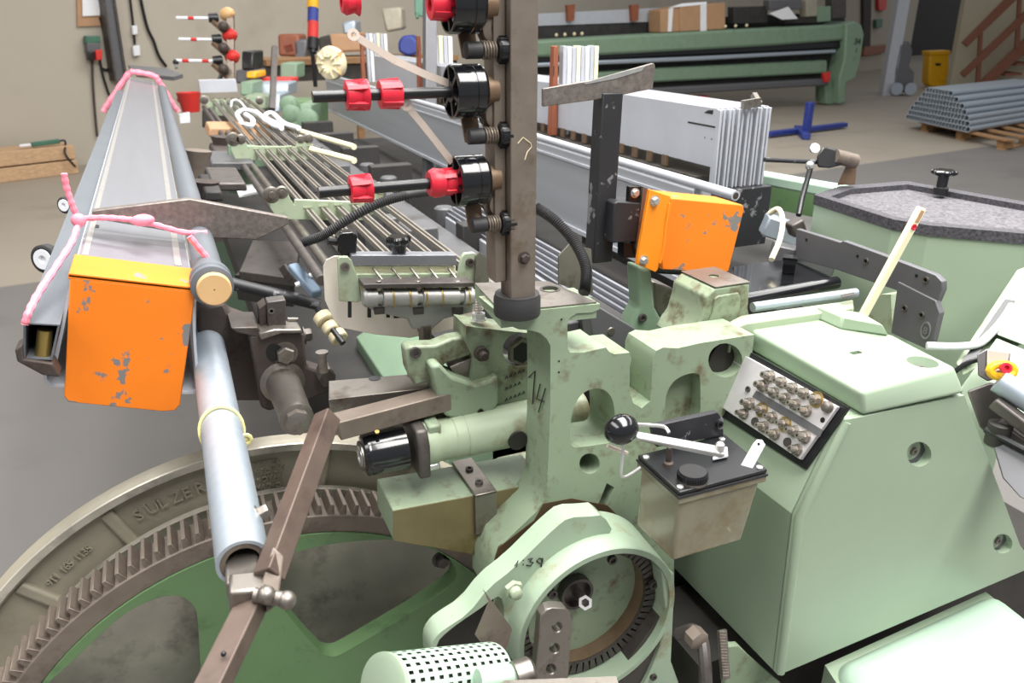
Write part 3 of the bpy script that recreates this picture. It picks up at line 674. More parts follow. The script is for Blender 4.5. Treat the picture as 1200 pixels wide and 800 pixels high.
# black push rod and grey levers beyond
pr_ = thing('push_rod', 'blue black round rod lying low behind the rusty bracket', 'rod', D(330,345,1.6))
MB().tube([D(262,330,1.55), D(375,357,1.6)], .0125, 16).build('rod_shaft', 'black_worn', pr_)
gl = thing('grey_shift_lever', 'small blue grey plastic lever with white tips behind the guide unit', 'lever', D(355,328,1.55))
MB().bar(D(343,312,1.55), D(372,345,1.5), .022, .018).build('lever_body', 'blue_light', gl, bevel=.004)
for q in ((347,334),(363,323)): MB().tube([D(*q,1.52), D(q[0]+5,q[1]-2,1.52)], .005, 10).build('white_tip', 'white', gl)
MB().bar(D(331,312,1.57), D(341,328,1.57), .006, .02).build('rear_arm', 'steel_dark', gl)
cr_ = thing('cream_rollers', 'three cream plastic rollers on a dark pin below the guide unit', 'rollers', D(388,385,1.45))
MB().tube([D(372,362,1.45), D(402,402,1.42)], .006, 10).build('pin', 'black', cr_)
for q, r in (((379,373),.017), ((387,384),.0145), ((396,394),.0165)):
    p = D(*q, 1.44); MB().lathe(p, D(402,402,1.42)-D(372,362,1.45), [(-.009, r*.85), (-.007, r), (.007, r), (.009, r*.85)], 24).build('roller', 'cream', cr_)
# ------------------------------------------------------------------ weft brakes on the post
def brake(cx, cy, label, rod_to, caps, leaf, knob=True):
    c = PY(cx, cy, PB.y+.022); d = (c-_C).dot(_fw); t = thing('weft_brake', label, 'weft brake', c, 'weft brakes on the steel post')
    R = .0275
    dr = MB().lathe(c-XA*.021, XA, [(.008, R*.84), (0, R*.9), (0, R*.97), (.002, R), (.020, R), (.0205, R*.975), (.0215, R*.975), (.022, R), (.031, R), (.035, R*.86), (.035, R*.3)], 44).build('drum', 'black_gloss', t)
    f = MB()
    for k in range(6):
        a = PI*k/3+.3; u = V((0, math.cos(a), math.sin(a))); f.bar(c-XA*.0195+u*.007, c-XA*.0195+u*R*.9, .004, .0035, XA)
    f.lathe(c-XA*.0215, XA, [(0, .0105), (.008, .0105)], 20); f.build('spoked_face', 'black', dr)
    MB().lathe(c+XA*.012, XA, [(0, .016), (.018, .014)], 16).build('axle', 'bronze', t)
    MB().span((PB.x-.016, c.y-.008, c.z-.011), (PB.x-.004, PB.y+.014, c.z+.011)).build('axle_block', 'post_steel', t, bevel=.002)
    e = D(rod_to[0], rod_to[1], d-.06 if rod_to[0] < 300 else d)
    e = V((D(rod_to[0], rod_to[1], d).x, c.y, c.z)) if True else e
    gr = t
    if rod_to[2]:
        ex = PY(rod_to[0], rod_to[1], c.y).x
        gr = MB().cyl(V((ex, c.y, c.z)), c-XA*.018, .0058, 16).build('guide_rod', 'black', t)
    for (x, kind) in caps:
        p = V((PY(x, cy, c.y).x, c.y, c.z)); m = MB()
        if kind == 'bell': m.lathe(p, XA, [(-.011, .0105), (-.010, .013), (-.006, .0135), (.004, .011), (.010, .015), (.0115, .015), (.011, .0062), (-.011, .0062)], 28, closed=True)
        elif kind == 'cup': m.lathe(p, XA, [(-.011, .0135), (.006, .0135), (.011, .0125), (.011, .0062), (-.011, .0062)], 28, closed=True)
        else: m.lathe(p, XA, [(-.018, .013), (-.012, .016), (-.002, .0145), (0, .012), (.004, .013), (.018, .0125), (.018, .0062), (-.018, .0062)], 28, closed=True)
        for k in range(5):
            a = 2*PI*k/5; u = V((0, math.cos(a), math.sin(a))); m.bar(p+u*.0125-XA*.01, p+u*.0138+XA*.010, .0045, .0035, u)
        m.build('red_cap', 'red', gr)
    if leaf:
        pts = TY(leaf, c.y+.004); m = MB()
        for i in range(len(pts)-1): m.bar(pts[i], pts[i+1], .0075, .0014, (0, -1, .2))
        m.lathe(pts[0], (0, -1, .2), [(-.0008, .006), (.0012, .006), (.0012, .0025), (-.0008, .0025)], 16, closed=True)
        m.build('leaf_spring', 'copper', t)
    # adjuster below: arm, spring, knurled knob
    k0 = D(cx+2, cy+53, d+.01); k1 = k0+XA*.046
    ad = MB().lathe(k0, XA, [(-.004, .007), (-.003, .0085), (.013, .0085), (.015, .007)], 18).build('adjuster_cap', 'rubber', t)
    MB().coil(k0+XA*.015, k0+XA*.030, .0085, .0012, 5).build('spring', 'post_steel', ad)
    kn = MB().lathe(k0+XA*.030, XA, [(0, .012), (.002, .0135), (.016, .0135), (.018, .011)], 24)
    for j in range(14):
        a = 2*PI*j/14; u = V((0, math.cos(a), math.sin(a))); kn.bar(k0+XA*.032+u*.0135, k0+XA*.043+u*.0135, .003, .002, u)
    kn.build('knurled_knob', 'black', ad)
    MB().prism([c+V((-.004, .02, -.02)), c+V((.016, .02, -.02)), k0+V((.016, .012, -.008)), k0+V((-.002, .012, -.008))], (0, .004, 0)).build('arm_plate', 'bronze', t, bevel=.001)
    MB().bar(k0+V((.012, .014, .03)), k0+V((.040, .014, -.026)), .006, .006).build('diagonal_arm', 'post_steel', t)
    MB().lathe(PY(cx+33, cy+28, c.y-.004), -YA, [(-.012, .014), (.002, .014), (.003, .009), (.003, .005), (-.002, .004)], 22).build('bearing', 'post_steel', t)
    for j in range(4): MB().lathe(c+V((.026+.004*(j % 2), .01, .01-.014*j)), -YA, [(0, .004), (.005, .0035)], 6).build('small_nut', 'bronze', t)
    return t
brake(547, 6, 'topmost black brake drum on the post, cut off by the picture top, red cap', (400, 2, False), [(516, 'cup')], [])
brake(550, 107, 'middle black brake drum on the post with a black rod carrying two separate red caps', (366, 112, True), [(417, 'bell'), (457, 'cup')], [(414,41),(440,57),(463,71),(500,88),(535,101)])
brake(554, 211, 'lowest black brake drum on the post with a long red sleeve at its face', (373, 224, True), [(421, 'bell'), (521, 'sleeve')], [(476,123),(500,152),(518,175),(530,190)])
# stray red cap high in the picture
rc = D(411, 3, 1.0); solo(MB().lathe(rc, XA, [(-.012, .012), (-.006, .0155), (.004, .0125), (.010, .0165), (.011, .006), (-.012, .006)], 24, closed=True), 'stray_red_cap', 'red', 'single red plastic cap at the top edge of the picture', 'stopper')
# corrugated hoses
def hose(label, pts, r, group='corrugated hoses'):
    sp_ = spline(pts, 26); m = MB(); out = []; rr = []
    for i, p in enumerate(sp_): out.append(p); rr.append(r if i % 2 else r*.8)
    return solo(m.tube(out, rr, 12), 'corrugated_hose', 'rubber', label, 'hose', group, smooth=60)
hose('black corrugated hose curving from the black clamp towards the red sleeved brake', [D(355,284,1.03), D(378,276,1.03), D(405,259,1.03), D(440,240,1.04), D(475,229,1.06), D(520,222,1.10)], .0068)
hose('black corrugated hose drooping right of the steel post onto the green casting', [D(628,243,1.02), D(650,258,1.01), D(672,282,1.0), D(686,310,.98), D(686,335,.965), D(684,343,.96)], .0072)

# ------------------------------------------------------------------ guide unit in front of the rods
Yu = 1.0
gu = thing('selvedge_guide_unit', 'cast grey and pale green guide unit with hooks between two upright plates', 'guide unit', PY(490, 390, Yu))
big = [(379,312),(383,304),(392,300),(408,299),(410,330),(560,330),(562,300),(569,300),(574,310),(574,352),(560,372),(530,386),(480,396),(440,392),(400,384),(392,376),(381,352)]
MB().prism(TY(big, Yu+.03), (0, .003, 0)).build('back_plate', 'plate_alu', gu, bevel=.0006)
lbk = MB().prism(TY([(396,304),(398,301),(408,301),(412,305),(421,330),(424,352),(420,354),(398,353)], Yu), (0, .008, 0)).build('left_bracket', 'mint_cream', gu, bevel=.001)
rbk = MB().prism(TY([(535,335),(541,302),(545,297),(556,296),(560,300),(558,330)], Yu+.015), (0, .008, 0)).build('right_bracket', 'mint_cream', gu, bevel=.001)
MB().prism(TY([(558,300),(562,296),(568,299),(573,306),(573,345),(556,345)], Yu+.006), (0, .005, 0)).build('curved_guard', 'steel', gu)
MB().prism(TY([(412,299),(535,299),(535,311),(412,311)], Yu+.018), (0, .022, 0)).build('aluminium_rail', 'aluminium', gu, bevel=.0006)
MB().prism(TY([(414,312),(534,312),(534,335),(414,338)], Yu+.024), (0, .004, 0)).build('comb_back', 'ivory', gu)
MB().prism(TY([(414,322),(534,321),(534,329),(414,330)], Yu+.012), (0, .010, 0)).build('comb_bar', 'mint_cream', gu)
for i in range(5):
    x = 437+i*22; a_ = PY(x, 314, Yu+.02); b_ = PY(x+14, 332, Yu-.012)
    MB().bar(a_, b_, .0022, .003).build('hook_wire', 'steel', gu)
MB().prism(TY([(426,333),(556,331),(556,336),(426,338)], Yu-.028), (0, .03, 0)).build('cross_plate', 'steel_dark', gu, bevel=.0006)
# ribbed cast barrel
bc0, bc1 = PY(425, 349, Yu-.018), PY(556, 347, Yu-.018)
Lb = (bc1-bc0).length; rb = .0125
MB().lathe(bc0, bc1-bc0, [(0, rb*.75), (.004, rb), (Lb*.115, rb), (Lb*.12, rb*.7), (Lb*.16, rb*.7), (Lb*.165, rb), (Lb*.46, rb), (Lb*.465, rb*.7), (Lb*.51, rb*.7), (Lb*.515, rb), (Lb*.84, rb), (Lb*.845, rb*.7), (Lb*.885, rb*.7), (Lb*.89, rb), (Lb-.004, rb), (Lb, rb*.75)], 28).build('cast_barrel', 'cast_alu', gu)
for i in range(5):
    c = bc0+(bc1-bc0)*(.25+.145*i if i < 4 else .93)
    MB().tube([c+V((0, math.cos(a)*rb*1.06, math.sin(a)*rb*1.06)) for a in [PI*.35+PI*k/9 for k in range(10)]], .0012, 6).build('wire_loop', 'brass', gu)
MB().prism(TY([(428,358),(556,356),(554,366),(520,374),(506,386),(484,386),(478,374),(440,366)], Yu-.016), (0, .014, 0)).build('cast_skirt', 'cast_alu', gu, bevel=.002)
for x in (444, 490, 536):
    MB().prism(TY([(x-6,361),(x+7,360),(x+7,368),(x-5,369)], Yu-.018), (0, .004, 0)).build('square_eye', 'steel_dark', gu, bevel=.0008)
    hexbolt(gu, PY(x, 332, Yu-.02), ZA, .004, .003, 'steel')
for x in (410, 433, 455): MB().prism(TY([(x-2,354),(x+2,354),(x+2,372),(x-2,372)], Yu-.001 if x == 410 else Yu+.027), (0, .003, 0)).build('slot', 'black', gu)
for q in ((404,312,Yu), (550,307,Yu+.015)): capscrew(lbk if q[0] < 500 else rbk, PY(*q), -YA, .006, .004, 'steel' if q[0] < 500 else 'rust')
st_ = PY(498, 386, Yu-.01)
MB().lathe(st_-ZA*.022, ZA, [(0, .011), (.004, .0115), (.006, .0095), (.020, .0095), (.022, .011), (.03, .011)], 6).build('mounting_nut', 'steel', gu)
# star knobs
def star(p, label, R=.017):
    t = thing('star_knob', label, 'knob', p, 'black star knobs')
    MB().lathe(p, ZA, [(0, .0085), (.003, .010), (.016, .0095)], 20).build('knob_stem', 'black_gloss', t)
    m = MB(); n = 48; ring = lambda z, k: [p+V((math.cos(a)*R*k*(1+.14*math.cos(6*a)), math.sin(a)*R*k*(1+.14*math.cos(6*a)), z)) for a in [2*PI*i/n for i in range(n)]]
    lv_ = [ring(.014, .85), ring(.017, 1), ring(.022, 1), ring(.025, .85)]
    for i in range(3):
        m.add(lv_[i]+lv_[i+1], [(j, (j+1) % n, (j+1) % n+n, j+n) for j in range(n)])
    m.add(lv_[0], [tuple(range(n))]); m.add(lv_[3], [tuple(range(n))])
    m.build('star_head', 'black_gloss', t); return t
star(PY(468, 297, Yu+.03), 'black star knob on the aluminium rail of the guide unit', .0155)
cb_ = thing('hose_clamp', 'square black plastic clamp at the end of the corrugated hose', 'clamp', PY(403, 300, Yu+.03))
MB().prism(TY([(396,280),(400,273),(414,272),(419,276),(418,296),(412,302),(400,300),(396,296)], Yu+.03), (0, .022, 0)).build('clamp_body', 'black_gloss', cb_, bevel=.002)
MB().tube(TY([(384,282),(398,284)], Yu+.04), .005, 10).build('clamp_stub', 'black', cb_)
# ------------------------------------------------------------------ oil tank
zT = 1.155
ot = thing('oil_tank', 'translucent yellowed plastic oil tank with black lid hanging before the mint cover', 'oil tank', PY(797, 662, .612))
lq = TZ([(796,581),(899,554),(849,512),(747,537)], zT)
tlid = MB().prism(lq, (0, 0, .005)).build('lid', 'black', ot, bevel=.0015)
MB().prism([lq[0]+V((-.001, -.001, -.004)), lq[1]+V((.001, -.001, -.004)), lq[2]+V((.001, .001, -.004)), lq[3]+V((-.001, .001, -.004))], (0, 0, .003)).build('lid_gasket', 'rubber', ot)
zB = PY(797, 661, lq[0].y).z
tb0 = [lq[0]+V((.003, .003, -.004)), lq[1]+V((-.004, .003, -.004)), lq[2]+V((-.004, -.003, -.004)), lq[3]+V((.003, -.003, -.004))]
bb = [V((p.x, p.y, zB)) for p in tb0]; bb[1].x -= .014; bb[2].x -= .014; bb[0] += V((.002, .004, 0)); bb[1].y += .004
MB().loft(tb0, bb).build('tank_body', 'tank', ot, bevel=.005, seg=4)
MB().loft([lq[0]+V((-.0, 0, -.012)), lq[1]+V((0, 0, -.012)), lq[2]+V((0, 0, -.012)), lq[3]+V((0, 0, -.012))], [lq[0]+V((0, 0, -.004)), lq[1]+V((0, 0, -.004)), lq[2]+V((0, 0, -.004)), lq[3]+V((0, 0, -.004))]).build('tank_rim', 'tank', ot, bevel=.001)
for k, q in enumerate(((757,536),(797,571),(890,548),(846,515))): MB().lathe(PZ(*q, zT+.005), ZA, [(0, .0042), (.0018, .004), (.0026, .002)], 14).build('lid_screw', 'steel_bright', tlid)
u0, u1 = PZ(752, 522, zT+.005), PZ(848, 508, zT+.005)
bp_ = [PY(770,524,lq[2].y-.004), PY(848,511,lq[2].y-.004), PY(848,491,lq[2].y-.004), PY(841,483,lq[2].y-.004), PY(764,500,lq[2].y-.004)]
MB().prism(bp_, (0, .009, 0)).build('back_bracket', 'black_worn', ot, bevel=.0012)
capscrew(ot, PY(842,496,lq[2].y-.004), -YA, .0048, .004, 'black')
kp = PZ(811, 562, zT+.005)
m = MB().lathe(kp, ZA, [(0, .0175), (.0, .0172), (.010, .0168), (.012, .0155), (.012, .003)], 40)
for j in range(36):
    a = 2*PI*j/36; u = V((math.cos(a), math.sin(a), 0)); m.bar(kp+u*.0172+ZA*.001, kp+u*.0170+ZA*.0098, .0014, .0016, u)
fcap = m.build('filler_cap', 'black', ot); MB().lathe(kp-ZA*.0002, ZA, [(0, .0182), (.003, .0182), (.003, .0165)], 32).build('cap_seat', 'steel', fcap)
a0, a1 = D(742, 510, .845), D(846, 528, .875)
parm = MB().loft([a0+V((0, 0, .006)), a0+V((0, -.008, .0)), a0+V((0, 0, -.006)), a0+V((0, .006, 0))], [a1+V((0, 0, .006)), a1+V((0, -.008, -.002)), a1+V((0, 0, -.010)), a1+V((0, .008, -.002))]).build('pump_arm', 'steel_bright', ot, bevel=.0015)
Rb = Matrix.Rotation(-.2, 3, 'Y')
MB().ball(D(728, 503, .838), .0165, 28, 18, (1.18, 1, 1), Rb).build('ball_handle', 'black_gloss', parm)
MB().lathe(a1+V((-.004, -.001, .002)), ZA, [(0, .005), (.008, .005), (.0095, .0035)], 16).build('pivot_screw', 'steel_bright', parm)
MB().prism([PZ(835,540,zT+.007), PZ(853,536,zT+.007), PZ(852,526,zT+.007), PZ(838,527,zT+.007)], (0, 0, .004)).build('pivot_foot', 'white', ot, bevel=.001)
MB().lathe(PZ(783, 545, zT+.005), ZA, [(0, .007), (.004, .006), (.006, .0035), (.025, .0035)], 14).build('pump_stem', 'rust', ot)
MB().tube(spline([D(742,497,.86), D(760,498,.87), D(778,500,.875), D(784,507,.87)]), .0022, 8).build('wire_bail', 'steel_bright', ot)
MB().tube(spline([D(731,515,.84), D(729,540,.84), D(728,556,.84), D(734,558,.845), D(750,548,.86)], 5), .0018, 8).build('wire_hook', 'steel_bright', ot)
MB().tube([D(712,522,.85), D(735,531,.86)], .0024, 8).build('wire_stub', 'copper', ot)
wt = [(868,545),(882,549),(897,521),(893,515),(887,515),(883,519)]
wtag = MB().prism([D(x, y, .868) for x, y in wt], ray(880, 530)*.003).build('white_tag', 'white', ot, bevel=.0008)
MB().tube([D(889,520,.8672), D(889.4,520,.869)], .0014, 8).build('tag_hole', 'black', wtag)

# ------------------------------------------------------------------ damper cylinder and green shaft housing
Yd = .90
dc = thing('black_damper', 'glossy black cylinder with a silver end bolt, flanged to a green tube', 'damper', PY(450, 560, Yd))
s0 = PY(424, 534, Yd); sx = lambda x: PY(x, 534-(x-424)*.2, Yd)
def xl(x): return V((sx(x).x, Yd, s0.z))
MB().lathe(xl(424), XA, [(0, .022), (.002, .026), (.006, .028), (.008, .0275), (.010, .028), (.058, .028), (.058, .01)], 40).build('cylinder', 'black_gloss', dc)
MB().lathe(xl(424)+XA*.001, -XA, [(0, .014), (.004, .014), (.005, .011), (.005, .009), (.001, .008)], 24).build('end_bolt', 'steel_bright', dc)
MB().lathe(xl(424)-XA*.0, -XA, [(-.001, .02), (.002, .02)], 24).build('end_face', 'steel', dc)
MB().prism([xl(482)+V((0, a, b)) for a, b in ((-.034, -.034), (-.036, .014), (-.026, .034), (.02, .036), (.034, .02), (.034, -.034))], (.016, 0, 0)).build('flange', 'steel_dark', dc, bevel=.003)
MB().bar(xl(494)+V((-.002, -.02, -.026)), xl(494)+V((.018, -.02, -.026)), .01, .01).build('flange_stud', 'steel_bright', dc, bevel=.003)
MB().lathe(PY(442, 507, Yd-.012), (-.1, -.4, 1), [(0, .003), (.003, .003)], 10).build('brass_plug', 'brass', dc)
gs = thing('shaft_housing', 'pale green round shaft housing running from the black cylinder into the casting', 'shaft housing', PY(560, 530, Yd))
MB().lathe(xl(496), XA, [(0, .02), (0, .031), (.014, .031), (.018, .0285), (.040, .0285), (.042, .030), (.056, .030), (.057, .0285), (.060, .030), (.15, .031), (.24, .031)], 40).build('tube', 'mint_cream', gs)
MB().prism([xl(498)+V((0, a, b)) for a, b in ((-.02, .0), (-.02, .034), (.03, .036), (.03, 0))], (.018, 0, 0)).build('saddle_lug', 'mint_dirty', gs, bevel=.003)
MB().lathe(PY(606, 515, Yd-.03), -YA, [(0, .014), (.004, .014)], 20).build('side_bore', 'black_dirty', gs)
# olive box beam with strap
ob = thing('box_beam', 'square green box beam with oily olive front held by a bent steel strap', 'box beam', PY(520, 640, .86))
f4 = TY([(461,599),(640,565),(640,640),(560,650),(461,633)], .86)
MB().prism(f4, (0, .002, 0)).build('front_face', 'olive', ob)
MB().prism([p+V((0, .0015, 0)) for p in f4], (0, .085, 0)).build('beam_body', 'mint_dirty', ob, bevel=.002)
sA, sB = PY(555, 581, .86), PY(580, 576.5, .86)
MB().span((sA.x, .853, sA.z-.06), (sB.x, .859, sA.z+.004)).build('strap_front', 'steel', ob, bevel=.001)
st = MB().prism([V((sA.x, .853, sA.z+.001)), V((sB.x, .853, sA.z+.001)), V((sB.x, .95, sA.z+.001)), V((sA.x, .95, sA.z+.001))], (0, 0, .004)); st.build('strap_top', 'steel', ob, bevel=.001)
for y in (.88, .918): capscrew(ob, V(((sA.x+sB.x)/2, y, sA.z+.005)), ZA, .0055, .003)
# green lug castings left of the column
lg = thing('lug_casting', 'grimy pale green lug casting with bolts between guide unit and column', 'casting', PY(560, 500, .93))
MB().prism([TY([(546,382),(597,388),(640,392),(640,500),(560,500),(548,475),(556,420),(546,400)], .915), TY(pxc(609,410,20,20), .915)], (0, .05, 0)).build('cast_body', 'mint_oily', lg, bevel=.003)
MB().lathe(PY(609,410,.93), -YA, [(0, .021), (.010, .021), (.010, .016)], 6).build('hex_socket', 'steel', lg)
MB().lathe(PY(609,410,.93), -YA, [(0, .016), (.0105, .016)], 6).build('socket_floor', 'black', lg)
MB().prism(TY([(475,410),(480,406),(510,405),(530,397),(553,394),(553,416),(522,426),(509,446),(486,452),(478,434)], .925), (0, .026, 0)).build('upper_lug', 'mint_oily', lg, bevel=.003)
capscrew(lg, PY(486.5, 412.5, .925), -YA, .0075, .004)
MB().prism(TY([(505,430),(516,427),(530,442),(558,451),(575,446),(584,440),(585,472),(576,488),(556,494),(524,489),(516,480),(511,450)], .90), (0, .05, 0)).build('lower_block', 'mint_dirty', lg, bevel=.004)
MB().prism(TY([(527,430),(552,420),(575,425),(578,440),(552,448),(535,442)], .925), (0, .035, 0)).build('steel_insert', 'steel', lg, bevel=.002)
MB().lathe(PY(563, 413, .915), -YA, [(0, .010), (.008, .010), (.009, .006), (.018, .0055)], 12).build('cross_bolt', 'rust', lg)
MB().lathe(PY(563,482,.90), -YA, [(0, .0045), (.001, .0045), (.001, .003), (-.002, .0025)], 12).build('bore', 'rust', lg)
tb_ = PY(561, 374, .93)
MB().lathe(tb_, ZA, [(0, .0115), (.001, .0115), (.001, .0095), (.009, .009), (.009, .0045), (.034, .0045)], 8).build('stud_nut', 'steel_bright', lg)
m = MB()
for k in range(7): m.lathe(tb_+ZA*(.011+.0034*k), ZA, [(0, .0047), (.0009, .0056), (.0018, .0047)], 12)
m.build('stud_thread', 'steel', lg)
MB().lathe(PY(577, 336, .96), ZA, [(-.03, .007), (0, .007), (.001, .004)], 14).build('dark_stud', 'steel_dark', lg)
m = MB(); rnd = random.Random(3)
for row in range(3):
    for k in range(3-row % 2+2):
        x, y = 592+k*5, 440+row*13-k*2
        m.tube(TY([(x,y+4),(x+2,y),(x+3,y+3)], .9143), .0007, 4)
m.build('pen_scribble', 'ink', lg)

# ------------------------------------------------------------------ heald frames, right of centre
Xf0 = .0
fa = PZ(838, 197, 1.32); Xr = fa.x
ztop = PX(838, 127, Xr).z
names = ['outermost left plate of the aluminium heald frame pack, with a black slot mark']
for i in range(12):
    x = Xr+.0135*i; yn = fa.y+.004*(i % 2)
    lab = names[0] if i == 0 else 'thin upright aluminium heald frame, number %s from the left in the near pack' % ('second','third','fourth','fifth','sixth','seventh','eighth','ninth','tenth','eleventh','twelfth')[i-1]
    t = thing('heald_frame', lab.replace('number ', ''), 'heald frame', (x, yn, 1.25), 'near heald frames')
    L = 3.3 if i == 0 else 3.3
    MB().span((x, yn+.012, 1.32), (x+.007, yn+L, ztop)).build('top_rail', 'frame_white', t)
    MB().span((x+.0005, yn, 1.2685), (x+.0068, yn+.02, ztop-.002)).build('end_stile', 'frame_white', t, bevel=.001)
    if i == 0:
        MB().prism(TX([(806,142),(838,148),(838,150),(806,144)], x-.0006), (.001, 0, 0)).build('slot_mark', 'ink', t)
        MB().prism(TX([(825,132),(830,129),(836,129),(835,134),(829,133)], x-.0006), (.001, 0, 0)).build('ink_smudge', 'ink', t)
        for q in ((826,161),(834,163)): MB().lathe(PX(*q, x), -XA, [(-.0005, .002), (.0006, .002)], 8).build('rivet', 'steel_dark', t)
# frame catch
fc = PX(870, 123, Xr+.06); solo(MB().bar(fc, fc+V((.05, 0, .005)), .012, .02).bar(fc+V((.05, 0, 0)), fc+V((.055, .03, .02)), .012, .012), 'frame_latch', 'steel', 'small grey steel latch behind the heald frame ends', 'latch')
# taller groups of stiles farther along
for (x0, x1, yt, yb, lbl) in ((648,703,54,136,'nearest'), (490,531,42,110,'middle'), (423,454,39,80,'farthest')):
    Xg = Xr-.022; p = PX(x0, (yt+yb)/2, Xg); Yg_ = p.y
    zt_ = PY(x0, yt, Yg_).z; zb_ = 1.295; x2 = PY(x1, yt, Yg_).x; n = 8 if lbl == 'nearest' else 6
    t = thing('stile_pack', '%s upright pack of heald frame stiles with a brown end piece' % lbl, 'heald frames', (Xg, Yg_, zb_), 'standing stile packs')
    MB().prism([V((Xg-.004, Yg_, zb_)), V((Xg+.020, Yg_, zb_)), V((Xg+.018, Yg_, zt_)), V((Xg+.003, Yg_, zt_))], (0, .03, 0)).build('brown_end', 'brown', t, bevel=.002)
    MB().span((Xg+.001, Yg_-.0006, zt_-.09), (Xg+.004, Yg_+.001, zt_-.06)).build('end_slot', 'ink', t)
    w_ = (x2-Xg-.036)/n
    for k in range(n):
        MB().span((Xg+.036+w_*k, Yg_, zb_), (Xg+.036+w_*(k+.8), Yg_+.03, zt_-.002*(k % 3))).build('stile', ('frame_white', 'white', 'frame_white', 'ivory')[k % 4], t, bevel=.001)
# black end holder and comb under the frames
hd = thing('frame_holder', 'black steel block holding the lower ends of the near heald frames', 'holder', (Xr, fa.y, 1.1))
MB().span((Xr-.02, fa.y-.02, 1.12), (Xr+.165, fa.y+.06, 1.268)).build('holder_block', 'black_worn', hd, bevel=.002)
ct = None
for k in range(34):
    if ct is None: ct = MB().span((Xr-.004, fa.y+.2, 1.295), (Xr+.002, fa.y+.225, 1.322)).build('comb_tooth', 'bronze', hd); c0t = V(ct.location)
    else: o = ct.copy(); COL.objects.link(o); o.location = c0t+V((0, .075*k, 0))
MB().span((Xr-.012, fa.y+.06, 1.255), (Xr+.16, fa.y+3.2, 1.29)).build('support_rail', 'steel', hd)

# ------------------------------------------------------------------ long aluminium slay beam
bt = PZ(866, 234, 1.30); Xb = bt.x-.03
zb = PX(640, 254, Xb-.01).z
al = thing('slay_beam', 'long tall aluminium beam running back beneath the heald frames', 'beam', (Xb, bt.y, 1.1))
MB().prism([V((Xb, bt.y+.12, 1.30)), V((Xb+.012, bt.y+.12, 1.312)), V((Xb+.05, bt.y+.12, 1.312)), V((Xb+.05, bt.y+.12, zb)), V((Xb, bt.y+.12, zb))], (0, 4.2, 0)).build('beam_body', 'aluminium_side', al, bevel=.002)
MB().tube([V((Xb+.012, bt.y-.01, 1.312)), V((Xb+.012, bt.y+4.3, 1.312))], .011, 14).build('top_tube', 'frame_white', al)
MB().span((Xb-.004, bt.y, 1.272), (Xb+.001, bt.y+4.3, 1.279)).build('lip', 'frame_white', al)
MB().span((Xb-.006, bt.y+.12, zb-.006), (Xb+.05, bt.y+4.3, zb+.006)).build('bottom_lip', 'frame_white', al)
MB().lathe(V((Xb+.012, bt.y-.0105, 1.312)), -YA, [(0, .007), (.0006, .007)], 12).build('tube_bore', 'rust', al)
# ribbed guide profile with a cut end
rp = PZ(746, 348, 1.15)
gp_ = thing('ribbed_profile', 'ribbed aluminium profile with a cut bare end behind the green column', 'metal profile', rp)
for k in range(6):
    MB().span((rp.x-.05+.010*k, rp.y, 1.10+.008*k), (rp.x-.043+.010*k, rp.y+1.0, 1.112+.008*k)).build('rib', 'aluminium', gp_)
MB().prism([V((rp.x-.055, rp.y+.0, 1.06)), V((rp.x+.012, rp.y, 1.06)), V((rp.x+.012, rp.y, 1.145)), V((rp.x-.055, rp.y, 1.098))], (0, 1.0, 0)).build('profile_body', 'aluminium_side', gp_)
solo(MB().tube([PY(749,351,rp.y-.004), PY(739,370,rp.y-.004), PY(733,376,rp.y-.004), PY(731,380,rp.y-.004)], .0018, 8), 'wire_clip', 'steel_bright', 'thin bent wire clip at the cut end of the ribbed profile', 'wire clip')
# dark bed, base rails
bd = thing('machine_bed', 'dark greasy machine bed stretching back under the rods and beams', 'machine bed', (.7, 1.3, 0))
MB().span((.50, 1.25, .55), (1.30, 4.9, .98)).build('bed_body', 'bed_dark', bd)
MB().span((.62, 1.28, .98), (.70, 4.9, 1.10)).build('bed_rail', 'bed', bd, bevel=.003)
MB().span((.80, 1.35, .98), (.88, 4.9, 1.06)).build('bed_rail', 'bed_dark', bd, bevel=.003)
MB().span((.16, 1.62, .82), (.50, 4.7, .90)).build('side_tray', 'bed_dark', bd)
for k in range(6):
    y = 1.85+.5*k
    MB().span((.52, y, .98), (.60, y+.10, 1.17)).build('bearing_block', 'bed', bd, bevel=.004)
    MB().span((.70, y+.1, .98), (.86, y+.16, 1.14)).build('cross_rib', 'bed_dark', bd, bevel=.003)
MB().prism([V((.30, 1.25, 0)), V((.60, 1.25, 0)), V((.60, 1.25, 1.0)), V((.42, 1.25, 1.0))], (0, .08, 0)).build('bed_leg', 'green_mid', bd, bevel=.005)
MB().prism([V((.36, 1.30, .93)), V((.47, 1.30, .99)), V((.47, 1.30, .95)), V((.36, 1.30, .88))], (0, .5, 0)).build('green_apron', 'green_mid', bd, bevel=.003)
MB().span((.16, 4.6, 0), (1.25, 4.72, .95)).build('far_leg', 'green_mid', bd)
for q in ((455,205),(500,262),(520,240),(460,250),(430,190)):
    p = PZ(*q, 1.13); MB().lathe(p-ZA*.06, ZA, [(0, .03), (.05, .03), (.055, .024)], 20).build('bed_boss', 'bed', bd)
